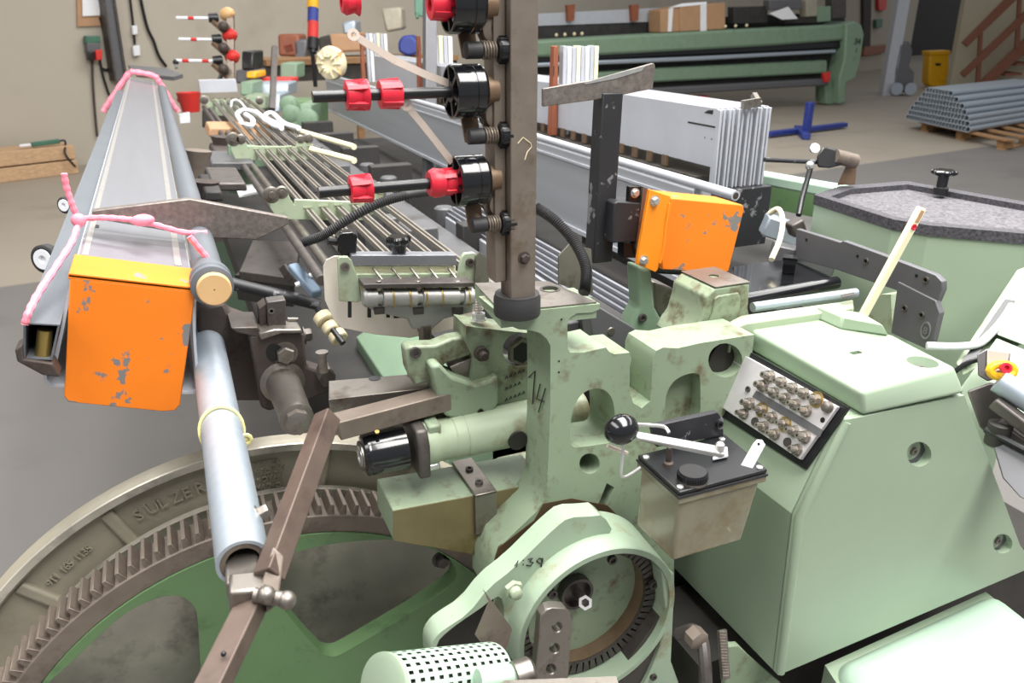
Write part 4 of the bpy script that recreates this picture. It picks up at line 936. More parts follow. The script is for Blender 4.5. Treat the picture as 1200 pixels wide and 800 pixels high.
# dark plates left of the rods
dp = thing('dark_plate', 'dark grey cast plate beneath the steel crossbar, left of the rods', 'plate', PZ(320,300,1.12))
MB().prism(TZ([(280,318),(345,326),(352,283),(296,281)], 1.12), (0, 0, -.02)).build('plate_top', 'steel_dark', dp, bevel=.002)
MB().prism(TZ([(275,322),(340,330),(344,326),(281,318)], 1.11), (0, 0, -.06)).build('plate_edge', 'black_dirty', dp)
solo(MB().prism(TZ([(276,218),(300,215),(305,224),(280,229)], 1.17), (0, 0, -.006)), 'paper_label', 'paper', 'small white paper card lying beyond the steel crossbar', 'paper')
bk_ = thing('dark_casting', 'lumpy dark brown castings standing between the beam and the rods', 'casting', PZ(245,190,1.0))
for (x, y0, y1, Y, r, mt) in ((232,222,176,2.5,.034,'rust_light'), (240,236,212,2.1,.03,'rust'), (262,185,160,3.1,.04,'rust')):
    a_, b_ = PY(x, y0, Y), PY(x, y1, Y); MB().tube([a_-ZA*.1, a_, (a_+b_)/2, b_], [r, r, r*.8, r*1.15], 16).build('cast_column', mt, bk_)
for (a, b, c, d, Y, mt) in ((246,290,214,224,2.1,'steel_dark'),(238,262,224,236,2.0,'bed_dark'),(244,285,150,160,3.5,'cardboard'),(250,276,178,186,2.9,'rust'),(246,300,190,200,2.6,'bed')):
    MB().prism(TY([(a,d),(b,d),(b-2,c),(a+2,c)], Y), (0, .25, 0)).build('cast_ledge', mt, bk_, bevel=.005)
MB().prism(TY([(268,170),(300,172),(300,230),(268,226)], 2.75), (0, .05, 0)).build('olive_upright', 'green_mid', bk_, bevel=.003)
# ------------------------------------------------------------------ rods
zr = 1.262
for i in range(6):
    x = .262+.034*i
    t = solo(MB().prism([V((x, 1.03, zr-.005)), V((x+.013, 1.03, zr-.005)), V((x+.013, 1.03, zr+.005)), V((x+.0095, 1.03, zr+.005)), V((x+.0095, 1.03, zr-.001)), V((x+.0035, 1.03, zr-.001)), V((x+.0035, 1.03, zr+.005)), V((x, 1.03, zr+.005))], (0, 3.62, 0)), 'guide_rod', 'rod_steel', '%s of six long steel channel rods in the comb brackets, counted from the left' % ('first','second','third','fourth','fifth','sixth')[i], 'rod', 'long guide rods')
for i, x in enumerate((.205, .232)):
    solo(MB().tube([(x+.012, 1.34, zr-.034), (x+.012, 4.6, zr-.034)], .0095, 14), 'round_rail', 'steel' if i else 'steel_dark', ('dark round rail running lowest left beneath the flat rods' if not i else 'bright round rail just right of the dark one beneath the flat rods'), 'rail', 'round rails')
def comb(Y, outline, discs, label, mat='mint_cream'):
    c = TY(outline, Y); t = thing('comb_bracket', label, 'bracket', c[0], 'comb brackets')
    MB().prism(c, (0, .012, 0)).build('comb_plate', mat, t, bevel=.001)
    for q in discs:
        p = PY(q[0], q[1], Y+.004); R = q[2]
        MB().lathe(p, -YA, [(0, R), (.004, R), (.006, R*.8), (.006, R*.45), (.010, R*.4)], 20).build('clamp_disc', 'steel', t)
    for i in range(6):
        x = .262+.034*i; MB().span((x-.004, Y-.002, zr+.006), (x+.015, Y+.014, zr+.010)).build('rod_clip', mat, t)
    return t
comb(1.75, [(313,226),(325,221),(336,220),(340,233),(345,240),(346,234),(425,237),(430,240),(432,222),(444,214),(450,222),(448,245),(425,258),(372,258),(340,257),(326,257),(317,244)], [(318,228,.018),(330,225,.014),(444,220,.014)], 'pale green comb bracket nearest the guide unit across the rods')
comb(2.68, [(270,166),(277,159),(285,160),(290,171),(292,176),(294,171),(347,172),(348,161),(363,160),(367,176),(365,186),(350,188),(305,188),(276,187),(271,176)], [(273,163,.022),(282,163,.016),(352,163,.014),(361,162,.016)], 'pale green comb bracket in the middle of the rods')
tt = comb(4.5, [(237,114),(244,113),(246,120),(251,121),(252,116),(300,121),(306,112),(309,122),(300,137),(248,135)], [(239,117,.022),(304,118,.020)], 'pale green comb bracket at the far end of the rods')
m = MB(); m.span((PY(234,104,4.6).x, 4.55, PY(234,108,4.6).z), (PY(277,104,4.6).x, 4.65, PY(234,101,4.6).z+.03)); m.build('aluminium_cap', 'frame_white', tt)
# white plastic hooks lying on the rods
for lab, pths in (('white plastic hook with the large curled loop lying on the far rods', [[(283,143),(278,134),(285,129),(298,131),(310,138),(330,147)], [(288,146),(295,147),(296,140),(288,134)]]), ('white plastic hook with an eye, rightmost of those on the rods', [[(310,140),(312,134),(320,133),(332,144),(350,150)], [(310,140),(318,144),(332,144)]]), ('thin white wire hook, leftmost and farthest on the rods', [[(271,124),(272,118),(280,118),(288,127)]]), ('straight shank of a white hook beneath the curled one', [[(300,131),(318,145),(330,150)]])):
    hk = thing('plastic_hook', lab, 'hook', PZ(*pths[0][0], 1.285), 'white hooks on the rods')
    for pth in pths: MB().tube(spline([PZ(x, y, 1.285) for x, y in pth], 5), .010 if 'thin' not in lab else .005, 8).build('bent_shank', 'white', hk)
for k, (a, b) in enumerate((((325,146),(415,172)), ((365,175),(415,188)))):
    solo(MB().tube([PZ(*a, 1.27), PZ(*b, 1.27)], .010, 8), 'thin_pole', 'ivory', ('longer' if k == 0 else 'shorter')+' pale pole lying to the right of the white hooks', 'pole', 'pale poles')
# ------------------------------------------------------------------ black post with flat top bar, orange box
bpY = 1.10
bpz = thing('black_stand', 'worn black square post topped by a scratched flat grey bar', 'stand', PY(703, 312, bpY))
pt, pb_ = PY(713, 108, bpY), PY(701, 305, bpY)
MB().bar(pt, pb_, .036, .030, (0, 1, 0)).build('square_post', 'black_worn', bpz, bevel=.002)
MB().prism(TY([(637,104),(700,93),(766,74),(768,77),(765,104),(730,111),(690,118),(637,125)], bpY-.012), (0, .008, 0)).build('flat_bar', 'steel_speckled', bpz, bevel=.0008)
MB().prism(TY([(684,97),(730,84),(757,77),(752,83),(722,92),(686,99)], bpY-.0128), (0, .001, 0)).build('scratched_patch', 'steel_bright', bpz)
ox = thing('orange_box', 'chipped orange sheet metal box bolted to the black stand', 'box', PY(800, 318, 1.03))
Yo = 1.03
MB().prism(TY([(787,232),(871,240),(872,246),(854,318),(845,320),(776,316),(775,300)], Yo), (0, .075, 0)).build('box_body', 'orange', ox, bevel=.002)
sfl = MB().prism(TY([(762,222),(786,230),(774,300),(771,316),(768,319),(747,310),(748,300)], Yo-.006), (0, .008, 0)).build('side_flange', 'orange_clean', ox, bevel=.001)
for q in ((767,235),(754,305)): hexbolt(sfl, PY(*q, Yo-.006), -YA, .0062, .006, 'steel_bright')
MB().tube(TY([(784,238),(780,262),(778,285),(773,308)], Yo-.006), .003, 6).build('weld_bead', 'orange_clean', sfl)
ad = thing('stand_bracket', 'scuffed black block with bolted lugs joining the stand to the orange box', 'bracket', PY(735, 285, 1.08))
MB().prism(TY([(720,238),(724,236),(753,238),(748,283),(717,285)], 1.06), (0, .05, 0)).build('block', 'black_worn', ad, bevel=.002)
MB().prism(TY([(738,219),(754,219),(753,238),(737,238)], 1.065), (0, .01, 0)).build('upper_lug', 'black', ad); hexbolt(ad, PY(744, 226, 1.065), -YA, .006, .005, 'steel_bright')
MB().prism(TY([(731,285),(746,285),(746,302),(731,302)], 1.065), (0, .02, 0)).build('lower_lug', 'black', ad)
MB().prism(TY([(754,219),(760,222),(748,300),(745,290)], 1.058), (0, .02, 0)).build('side_strip', 'steel', ad)
# clear guard plate beside the hose and green pivot arm
solo(MB().prism(TY([(655,300),(668,286),(693,292),(695,345),(655,333)], 1.02), (0, .004, 0)), 'guard_plate', 'steel', 'plain grey sheet plate behind the drooping corrugated hose', 'plate')
pv = thing('pivot_arm', 'green rounded pivot arm with a dark bolt behind the casting slot', 'pivot arm', PY(755, 400, 1.05))
MB().prism(TY([(748,312),(764,316),(768,360),(782,385),(778,410),(738,410),(742,375),(750,360)], 1.06), (0, .04, 0)).build('arm', 'green_mid', pv, bevel=.006, seg=3)
MB().span((PY(755,400,1.08).x-.02, 1.06, .95), (PY(755,400,1.08).x+.02, 1.30, 1.14)).build('arm_root', 'bed_dark', pv)
capscrew(pv, PY(752, 372, 1.06), -YA, .0075, .005)
MB().prism(TY([(766,330),(790,338),(786,385),(768,365)], 1.10), (0, .06, 0)).build('grey_block', 'steel', pv, bevel=.004)
MB().tube([PY(770,315,1.08), PY(800,317,1.08)], .008, 10).build('black_plug', 'black', pv)
gd = thing('gear_case', 'grey rounded plate with slotted screw showing through the casting notch', 'gear case', PY(715, 395, .97))
MB().prism(TY([(690,362),(700,358),(745,385),(745,412),(712,408),(694,395)], .98), (0, .03, 0)).build('case_face', 'grey_plate', gd, bevel=.002)
MB().lathe(PY(716,388,.98), -YA, [(0, .007), (.002, .006)], 16).build('slotted_screw', 'steel', gd)

# ------------------------------------------------------------------ black polished plate and pale slide rails
bk2 = thing('black_cover_plate', 'glossy black cover plate with a square plug between castings and hood', 'cover plate', PZ(920,330,1.2))
MB().prism(TZ([(860,352),(978,332),(975,322),(925,303),(858,312)], 1.20), (0, 0, -.012)).build('plate', 'black_gloss', bk2, bevel=.003)
MB().tube([PZ(868,352,1.20), PZ(980,331,1.20)], .012, 14).build('rolled_front', 'black_gloss', bk2)
MB().lathe(PZ(924,318,1.203), ZA, [(0, .016), (.022, .016), (.026, .019), (.03, .019)], 4).build('square_plug', 'black_gloss', bk2)
sr = thing('slide_rail', 'pale green bar with a rounded grey end lying along the lid', 'rail', PZ(900,365,1.19))
MB().prism(TZ([(850,388),(855,376),(868,369),(985,353),(1000,350),(1001,360),(875,378),(860,383),(858,392)], 1.245), (0, 0, -.03)).build('rail_bar', 'mint_cream', sr, bevel=.003)
MB().tube([PZ(882,360,1.25), PZ(1003,343,1.25)], .0075, 14).build('grey_tube', 'zinc', sr)
MB().prism(TZ([(985,346),(1000,343),(1003,346),(987,349)], 1.258), (0, 0, .001)).build('dark_slot', 'steel_dark', sr)
# ------------------------------------------------------------------ green hood with speckled black top
zh = 1.30
tp_ = [(954,228),(984,218),(1062,212),(1240,243),(1240,277),(1090,264),(1047,257)]
ho = thing('hood', 'green machine hood with a speckled charcoal tray top and screw knob', 'machine hood', PZ(1090,300,1.0))
top_ = TZ(tp_, zh)
cen = sum(top_, V())/len(top_)
inn = [cen+(p-cen)*.84 for p in top_]
MB().prism([top_, inn], (0, 0, -.02)).build('tray_rim', 'granite', ho)
MB().prism([p-ZA*.012 for p in [cen+(q-cen)*.86 for q in top_]], (0, 0, -.006)).build('tray_floor', 'granite_light', ho)
bodyt = [p-ZA*.02 for p in [cen+(q-cen)*.985 for q in top_]]
bodyb = [p+V((0, 0, -p.z)) for p in bodyt]
for i in (0, 6, 5): bodyb[i] += V((-.03, -.02, 0))
MB().loft(bodyt, bodyb).build('hood_body', 'mint', ho, smooth=8)
star(PZ(1102, 224, zh)+ZA*.022, 'black star knob on the speckled tray of the green hood', .024)
MB().lathe(PZ(1102, 225, zh)-ZA*.004, ZA, [(0, .015), (.014, .015), (.016, .011), (.045, .011)], 20).build('knob_screw', 'black', ho)
# domed boss on the front
for q, r in (((1096,306),.036),):
    p = D(q[0], q[1], 1.52 if q[0] < 1100 else 1.46); MB().ball(p, r, 24, 14, (1.6, 1, .8)).build('pressed_bulge', 'mint', ho)
# grey side plates
Xp = D(1095, 322, 1.30).x
gpl = thing('grey_side_plate', 'two flat grey steel plates with screws along the left flank of the hood', 'plate', PX(1000,330,Xp))
MB().prism(TX([(933,268),(985,284),(988,282),(1030,297),(1096,322),(1104,330),(1104,340),(1096,358),(1062,344),(980,316),(932,303)], Xp), (.012, 0, 0)).build('upper_plate', 'grey_plate', gpl, bevel=.0012)
MB().prism(TX([(1052,330),(1096,352),(1101,367),(1092,405),(1083,408),(1044,390)], Xp-.004), (.012, 0, 0)).build('lower_plate', 'grey_plate', gpl, bevel=.0012)
for q in ((1085,328),(1015,306),(1060,361),(1080,369)): 
    p = PX(*q, Xp-(.004 if q[1] > 350 else 0)); MB().lathe(p, -XA, [(0, .0062), (.002, .006), (.002, .0035), (0, .003)], 14).build('socket_screw', 'steel', gpl)
for q in ((945,281),(1005,300),(1074,323)): MB().lathe(PX(*q, Xp), -XA, [(0, .003), (.0006, .003)], 10).build('hole', 'black', gpl)
m = MB(); nu_ = PX(1085, 387, Xp-.0052)
for R in (.013, ): m.lathe(nu_, -XA, [(0, R), (.001, R), (.001, R*.8), (0, R*.8)], 24, closed=True)
o = m.build('stamped_disc', 'steel_bright', gpl); o.scale = (1, .75, 1.2)
text_geo('8', .018, .0004, nu_+V((-.0006, .005, -.0065)), (0, -1, 0), (0, 0, 1)).build('stamped_eight', 'steel_bright', gpl)
MB().prism(TX([(1044,345),(1046,390),(1003,385),(1003,362),(1030,345)], Xp+.02), (.05, 0, 0)).build('green_filler', 'mint_cream', gpl)
# curved white tube and black cable at the right
tu = [D(1086,405,1.28), D(1120,406,1.27), D(1145,403,1.26), D(1160,392,1.26), D(1175,375,1.27), D(1186,358,1.28)]
solo(MB().tube(spline(tu), .0065, 12), 'white_tube', 'white', 'curved white plastic tube rising to the right beside the hood', 'tube')
gpn = thing('green_side_panel', 'slanted pale green panel with a dark edge gap at the right border', 'panel', D(1170,400,1.25))
MB().prism([D(1192,316,1.34), D(1240,300,1.34), D(1240,380,1.25), D(1128,440,1.25), D(1120,425,1.27)], ray(1170,380)*.02).build('back_panel', 'mint_cream', gpn, bevel=.002)
MB().prism([D(1200,335,1.30), D(1240,320,1.30), D(1240,420,1.22), D(1168,392,1.24)], ray(1190,370)*.02).build('upper_panel', 'mint', gpn, bevel=.002)
MB().prism([D(1168,396,1.235), D(1240,426,1.215), D(1240,560,1.15), D(1150,520,1.18), D(1125,455,1.22)], ray(1190,450)*.03).build('lower_panel', 'mint', gpn, bevel=.002)
MB().prism([D(1178,350,1.30), D(1190,352,1.295), D(1140,425,1.245), D(1118,437,1.25)], ray(1170,380)*.01).build('edge_gap', 'black', gpn)
solo(MB().tube(spline([D(1118,436,1.2), D(1132,426,1.19), D(1150,420,1.18), D(1164,417,1.17)]), .004, 8), 'black_cable', 'black', 'thin black cable leading into the small grey switch box', 'cable')
sw = thing('switch_box', 'small grey metal switch box with a yellow red collar at the right border', 'switch box', D(1160,440,1.14))
MB().prism([D(1145,415,1.14), D(1157,408,1.14), D(1184,413,1.14), D(1182,436,1.14), D(1158,447,1.14), D(1146,440,1.14)], ray(1160,420)*.05).build('box_body', 'grey_plate', sw, bevel=.002)
MB().prism([D(1157,409,1.137), D(1183,413,1.137), D(1180,432,1.137), D(1156,438,1.137)], ray(1160,420)*.003).build('box_face', 'copper', sw, bevel=.001)
m = MB(); cc_ = D(1174,434,1.115)
m.tube([cc_+_r*(math.cos(a)*.017)+_up*(math.sin(a)*.009) for a in [2*PI*k/16 for k in range(16)]], .006, 10, closed=True); m.build('yellow_collar', 'yellow', sw)
MB().lathe(D(1177,431,1.105), -_fw, [(0, .0075), (.006, .0075), (.006, .004), (.002, .0035)], 18).build('red_button', 'red', sw)
MB().tube([D(1170,446,1.11), D(1215,475,1.09)], .017, 14).build('grey_sleeve', 'zinc', sw)
lk = thing('linkage', 'dark oily steel linkage arms at the right border beside the mint cover', 'linkage', D(1160,490,1.15))
MB().prism([D(1133,458,1.14), D(1160,448,1.14), D(1190,452,1.13), D(1192,478,1.13), D(1200,500,1.13), D(1160,512,1.14), D(1148,500,1.14)], ray(1160,480)*.03).build('link_plate', 'steel_dark', lk, bevel=.003)
MB().bar(D(1165,470,1.11), D(1230,520,1.07), .02, .018).build('link_arm', 'steel_dark', lk, bevel=.003)
MB().bar(D(1168,495,1.12), D(1240,545,1.08), .018, .016).build('link_arm', 'steel_dark', lk, bevel=.003)
MB().lathe(D(1171,505,1.115), V((0, 0, 1)), [(-.02, .016), (.012, .016), (.014, .012)], 18).build('pivot_boss', 'black_dirty', lk)
MB().lathe(D(1180,460,1.115), -_fw, [(0, .008), (.005, .008), (.006, .005)], 14).build('link_screw', 'steel', lk)
gw = thing('grey_guard', 'smooth grey curved guard sheet low at the right border', 'guard', D(1190,570,1.1))
MB().prism([D(1160,510,1.12), D(1230,545,1.06), D(1230,600,1.04), D(1195,582,1.06), D(1175,560,1.09)], ray(1190,560)*.01).build('sheet', 'grey_plate', gw, bevel=.002)
MB().tube([D(1155,503,1.12), D(1235,545,1.05)], .005, 10).build('dark_rim', 'black', gw)
# tension rod and joint behind the black plate
jn = thing('joint_linkage', 'black clamp joint on a thin rod with rusty arm behind the hood', 'linkage', D(975,190,1.75))
MB().tube([D(896,187,1.7), D(962,190,1.75)], .005, 10).build('thin_rod', 'black_worn', jn)
MB().prism([D(957,183,1.73), D(965,171,1.73), D(985,176,1.74), D(988,193,1.74), D(972,197,1.73), D(958,196,1.73)], ray(970,185)*.03).build('joint_block', 'black', jn, bevel=.004)
MB().tube([D(978,183,1.74), D(1002,189,1.76)], .016, 14).build('joint_barrel', 'rust_light', jn)
MB().prism([D(996,184,1.76), D(1005,187,1.76), D(1002,216,1.78), D(981,217,1.78)], ray(995,200)*.01).build('rusty_arm', 'bronze', jn, bevel=.001)
MB().tube([D(950,196,1.72), D(940,232,1.72), D(936,252,1.7)], .006, 10).build('hanging_rod', 'black', jn)
MB().ball(D(949,194,1.72), .010, 12, 8).build('ball_joint', 'steel_bright', jn)
MB().lathe(D(954,174,1.72), -_fw, [(0, .011), (.006, .011), (.006, .006)], 16).build('eye_bolt', 'steel_bright', jn)
solo(MB().tube(spline([D(902,250,1.62), D(912,245,1.6), D(917,258,1.58), D(914,280,1.56), D(904,304,1.52)]), .0055, 12), 'ivory_tube', 'ivory', 'bent ivory tube arching beside the black frame holder', 'tube')
bkq = thing('machine_end_rail', 'pale green rail with grey castings seen between frames and hood', 'rail', D(930,240,1.9))
MB().bar(PZ(870,204,1.26), PZ(992,226,1.26), .05, .03).build('green_rail', 'mint_light', bkq, bevel=.006)
MB().bar(PZ(870,220,1.18), PZ(975,240,1.18), .03, .08).build('green_web', 'green_dark', bkq)
MB().bar(D(895,262,1.75), D(935,275,1.75), .05, .045).build('grey_cast', 'zinc', bkq, bevel=.004)
MB().bar(D(925,270,1.62), D(940,262,1.62), .03, .03).build('dark_clamp', 'steel_dark', bkq, bevel=.004)
MB().bar(D(905,295,1.62), D(975,310,1.62), .05, .04).build('lower_cast', 'grey_plate', bkq, bevel=.003)
MB().span((1.2, 1.2, .3), (1.6, 2.2, 1.05)).build('rail_plinth', 'bed_dark', bkq)
# ------------------------------------------------------------------ far loom
FP = PZ(987, 123, 0)
FD = V((1, .0, 0)); FNN = V((0, -1, 0))
def fl(pix, o=0): return [PP(x, y, FP+FNN*o, FNN) for x, y in pix]
fm = thing('far_loom', 'long green weaving machine standing crosswise at the back, numbered 34', 'weaving machine', FP)
def fpart(name, mat, pix, o=0, dep=.3, bevel=.02): return MB().prism(fl(pix, o), -FNN*dep).build(name, mat, fm, bevel=bevel)
fpart('top_beam', 'green_mid', [(600,49),(700,43),(830,36),(995,28),(997,47),(900,54),(700,65),(600,68)], 0, .5, .05)
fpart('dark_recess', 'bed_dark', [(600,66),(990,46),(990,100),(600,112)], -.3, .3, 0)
fpart('cloth_roller', 'zinc', [(600,75),(820,66),(980,58),(980,62),(820,71),(600,80)], .02, .12, .02)
fpart('dark_roller', 'black', [(600,66),(985,48),(985,56),(600,74)], -.05, .2, .02)
fpart('lower_beam', 'green_mid', [(600,92),(760,80),(970,70),(970,86),(760,97),(600,106)], -.1, .4, .04)
fpart('floor_tube', 'grey_plate', [(600,112),(740,105),(970,92),(972,100),(740,114),(600,121)], .05, .2, .03)
ef = [(992,28),(1003,25),(1010,29),(1013,40),(1009,70),(1003,92),(992,97),(991,121),(983,122),(984,90),(990,70)]
efr = fpart('end_frame', 'green_mid', ef, .08, .7, .03)
fpart('foot', 'green_mid', [(966,95),(975,95),(977,122),(968,122)], -.1, .2, .01)
c34 = PP(1001, 52, FP+FNN*.1, FNN); text_geo('34', .17, .003, c34, FD, ZA).build('painted_number', 'ink', efr)
c34 = PP(1002, 61, FP+FNN*.1, FNN); text_geo('1', .12, .003, c34, FD, ZA).build('painted_number', 'ink', efr)
fpart('red_handle', 'red_soft', [(966,86),(974,84),(973,96),(967,97)], .1, .1, .02)
for x in (660,720): fpart('warm_block', 'red_soft', [(x+90,113),(x+110,112),(x+110,122),(x+90,123)], -.1, .2, .02)
# rails and loads on top of it
bb_ = thing('far_white_beam', 'white steel beam with brown spacer posts behind the far loom', 'beam', fl([(700,30)], -.7)[0])
MB().prism(fl([(610,17),(775,9),(775,25),(610,31)], -.6), -FNN*.1).build('white_web', 'frame_white', bb_)
MB().prism(fl([(610,30),(990,14),(990,32),(610,47)], -.62), -FNN*.3).build('dark_web', 'bed_dark', bb_)
for x in (669, 744): MB().prism(fl([(x-4,6),(x+5,5),(x+4,24),(x-3,25)], -.5), -FNN*.1).build('brown_spacer', 'brown', bb_)
for x in (652,662,673,682,850,862,875): MB().ball(fl([(x,41-(x-650)*.05)], -.05)[0], .03, 8, 6).build('pale_button', 'cream', bb_)
cbx = thing('cardboard_box', 'brown cardboard box with white tape on the far loom', 'box', fl([(810,37)], -.2)[0])
MB().prism(fl([(797,8),(850,3),(850,34),(797,37)], -.1), -FNN*.42).build('carton', 'cardboard', cbx, bevel=.01)
MB().prism(fl([(774,12),(797,7),(797,37),(774,38)], -.13), -FNN*.4).build('carton_side', 'cardboard', cbx, bevel=.01)
MB().prism(fl([(821,6),(828,5),(828,36),(821,37)], -.09), -FNN*.02).build('tape', 'paper', cbx)
MB().prism(fl([(784,10),(789,9),(787,37),(783,37)], -.11), -FNN*.02).build('tape', 'paper', cbx)
MB().prism([fl([(784,9)], -.12)[0], fl([(800,4)], -.12)[0], fl([(828,2)], -.12)[0], fl([(828,5)], -.09)[0], fl([(797,8)], -.09)[0]], -FNN*.03).build('tape', 'paper', cbx)
solo(MB().prism(fl([(902,16),(924,8),(935,22),(917,23)], .02), -FNN*.03), 'paper_sheet', 'paper', 'white paper sheets lying on the right of the far loom', 'paper')
cl_ = thing('loom_controls', 'cluttered grey and green control boxes on the right end of the far loom', 'control box', fl([(930,20)], -.4)[0])
for i, (a, b, c, d, mt) in enumerate(((902,940,0,12,'grey_plate'),(945,958,0,20,'cast_grey'),(958,974,8,26,'green_mid'),(920,965,20,28,'black_dirty'),(975,992,-20,22,'steel_dark'),(860,900,8,28,'bed_dark'))):
    MB().prism(fl([(a,c),(b,c-1),(b,d-1),(a,d)], -.12-.02*i), -FNN*.2).build('control_unit', mt, cl_, bevel=.015)
# ------------------------------------------------------------------ right background
solo(MB().prism([V((*PZ(1034,112,0).xy, 0)), V((*PZ(1047,112,0).xy, 0)), V((*PZ(1047,112,0).xy, 6)), V((*PZ(1034,112,0).xy, 6))], _fh*.25), 'white_column', 'frame_white', 'slim white steel column beside the dark passage', 'column')
yb = thing('yellow_bin', 'yellow plastic bin standing in the dark passage', 'bin', PZ(1100, 103, 0))
def q_(pix, base, o=0): return [PP(x, y, base+FN*o, FN) for x, y in pix]
B_ = PZ(1100, 103, 0)
MB().prism(q_([(1090,62),(1113,61),(1112,97),(1108,103),(1091,102),(1088,97)], B_), _fh*.4).build('bin_body', 'yellow', yb, bevel=.04)
MB().prism(q_([(1090,60),(1114,59),(1114,64),(1090,65)], B_, .03), _fh*.46).build('bin_rim', 'yellow', yb, bevel=.02)
MB().prism(q_([(1096,74),(1103,74),(1102,77),(1097,77)], B_, .02), _fh*.05).build('bin_mark', 'ink', yb)
B2 = PZ(1060, 112, 0)
pj = thing('floor_machine', 'grey wheeled cleaning machine parked beside the white column', 'machine', B2)
MB().prism(q_([(1046,108),(1048,80),(1054,52),(1066,48),(1070,60),(1066,78),(1072,85),(1070,108)], B2), _fh*.5).build('machine_body', 'grey_plate', pj, bevel=.03)
for x in (1050,1066): MB().lathe(PP(x, 104, B2+FN*.08, FN), FN, [(0, .14), (.06, .14), (.06, .07)], 20).build('wheel', 'zinc', pj)
for (nm, lab, cat, pix, mt) in (('fire_extinguisher', 'red fire extinguisher on the wall beside the white column', 'extinguisher', [(1029,-12),(1040,-12),(1039,11),(1035,13),(1030,12)], 'red_soft'), ('wall_switch', 'small dark green switch box on the wall under the extinguisher', 'switch', [(1027,23),(1035,22),(1034,32),(1027,33)], 'lens_green'), ('wall_shelf_board', 'brown wooden board propped against the wall right of the far loom', 'board', [(1013,55),(1040,52),(1037,62),(1012,66)], 'brown')):
    solo(wallprism(pix, .12, .1), nm, mt, lab, cat, bevel=.02)
solo(wallprism([(1012,-30),(1022,-30),(1020,55),(1012,57)], .1, .08), 'dark_hanging_cloth', 'cloth_dark', 'dark cloth hanging on the wall behind the far loom end', 'cloth')
# stairs
sr_ = thing('staircase', 'brown steel staircase with two slanted handrails against the pale wall', 'staircase', sp_(1140, 104))
for nm, pix, o in (('handrail', [(1128,50),(1134,55),(1200,-8),(1193,-16)], .9), ('handrail', [(1126,86),(1131,91),(1230,-2),(1224,-8)], .9), ('stringer', [(1141,104),(1156,103),(1240,28),(1240,8)], .8)):
    MB().prism([sp_(x, y, o) for x, y in pix], _fh*.08).build(nm, 'stair_brown', sr_, bevel=.01)
for x in (1144, 1190): MB().prism([sp_(x, 100-(x-1144)*.95, .86), sp_(x+5, 100-(x-1144)*.95, .86), sp_(x+8, 38-(x-1144)*.95, .86), sp_(x+4, 36-(x-1144)*.95, .86)], _fh*.06).build('baluster', 'stair_brown', sr_)
for k in range(6): MB().prism([sp_(1165+k*13, 98-k*12, .78), sp_(1185+k*13, 97-k*12, .78), sp_(1185+k*13, 100-k*12, .78), sp_(1165+k*13, 101-k*12, .78)], _fh*.7).build('tread', 'stair_brown', sr_)
# pallet with tubes
e0, e1 = PZ(1078, 153, 0), PZ(1180, 177, 0); ed = (e1-e0); eL = ed.length; ed.normalize(); pdv = (PZ(1200,140,.2)-PZ(1148,149,.2)).normalized()
pl_ = thing('pallet', 'wooden pallet carrying the stack of steel tubes', 'pallet', e0)
for k in range(3):
    for j in range(3):
        c = e0+ed*(eL*(.06+.44*k))+pdv*(.1+.75*j); MB().bar(c+ZA*.07-ed*.07, c+ZA*.07+ed*.07, .16, .10).build('pallet_block', 'wood_pallet', pl_, bevel=.005)
    c = e0+ed*(eL*(.06+.44*k)); MB().bar(c+ZA*.01, c+pdv*1.7+ZA*.01, .12, .02).build('bottom_board', 'wood_pallet', pl_)
for j in range(4): MB().bar(e0+pdv*(.03+.52*j)+ZA*.135, e1+pdv*(.03+.52*j)+ZA*.135, .13, .028).build('deck_board', 'wood_pallet', pl_, bevel=.004)
rt_ = .043; tube0 = None; nn = 0
rowsz = [20, 19, 18, 16, 14, 11, 8]
for r_i, cnt in enumerate(rowsz):
    for k in range(cnt):
        off = -eL*.13+(r_i*.5+k+ (0 if r_i < 3 else (r_i-2)*.5))*rt_*2*.98
        c = e0+ed*off-pdv*.15+ZA*(.15+rt_+r_i*rt_*1.75)
        if tube0 is None:
            tube0 = MB().pipe(c, c+pdv*3.2, rt_, rt_*.8, 12).build('steel_tube', 'zinc', None); o = tube0; base = c
        else: o = tube0.copy(); COL.objects.link(o); o.location = tube0.location+(c-base)
        top = r_i == len(rowsz)-1
        tag(o, ('galvanised steel tube in the topmost layer of the pallet stack' if top else 'galvanised steel tube bundled in layer %s of the pallet stack, counted from the deck' % ('one','two','three','four','five','six')[r_i]), 'tube', 'tubes on the pallet, layer %s' % ('one','two','three','four','five','six','seven')[r_i])
# blue stand
bs_ = PZ(945, 160, 0)
bl_ = thing('blue_stand', 'dark blue steel trestle foot standing on the pale floor', 'stand', bs_)
MB().bar(PZ(900,157,.06), PZ(990,146,.06), .12, .07).build('foot_bar', 'blue', bl_, bevel=.01)
MB().bar(PZ(945,160,.05), PZ(935,150,.05), .12, .09).build('cross_foot', 'blue', bl_, bevel=.01)
q0 = PZ(945,153,.09); MB().bar(q0, q0+ZA*.42, .1, .1, (1, 0, 0)).build('upright', 'blue', bl_, bevel=.01)
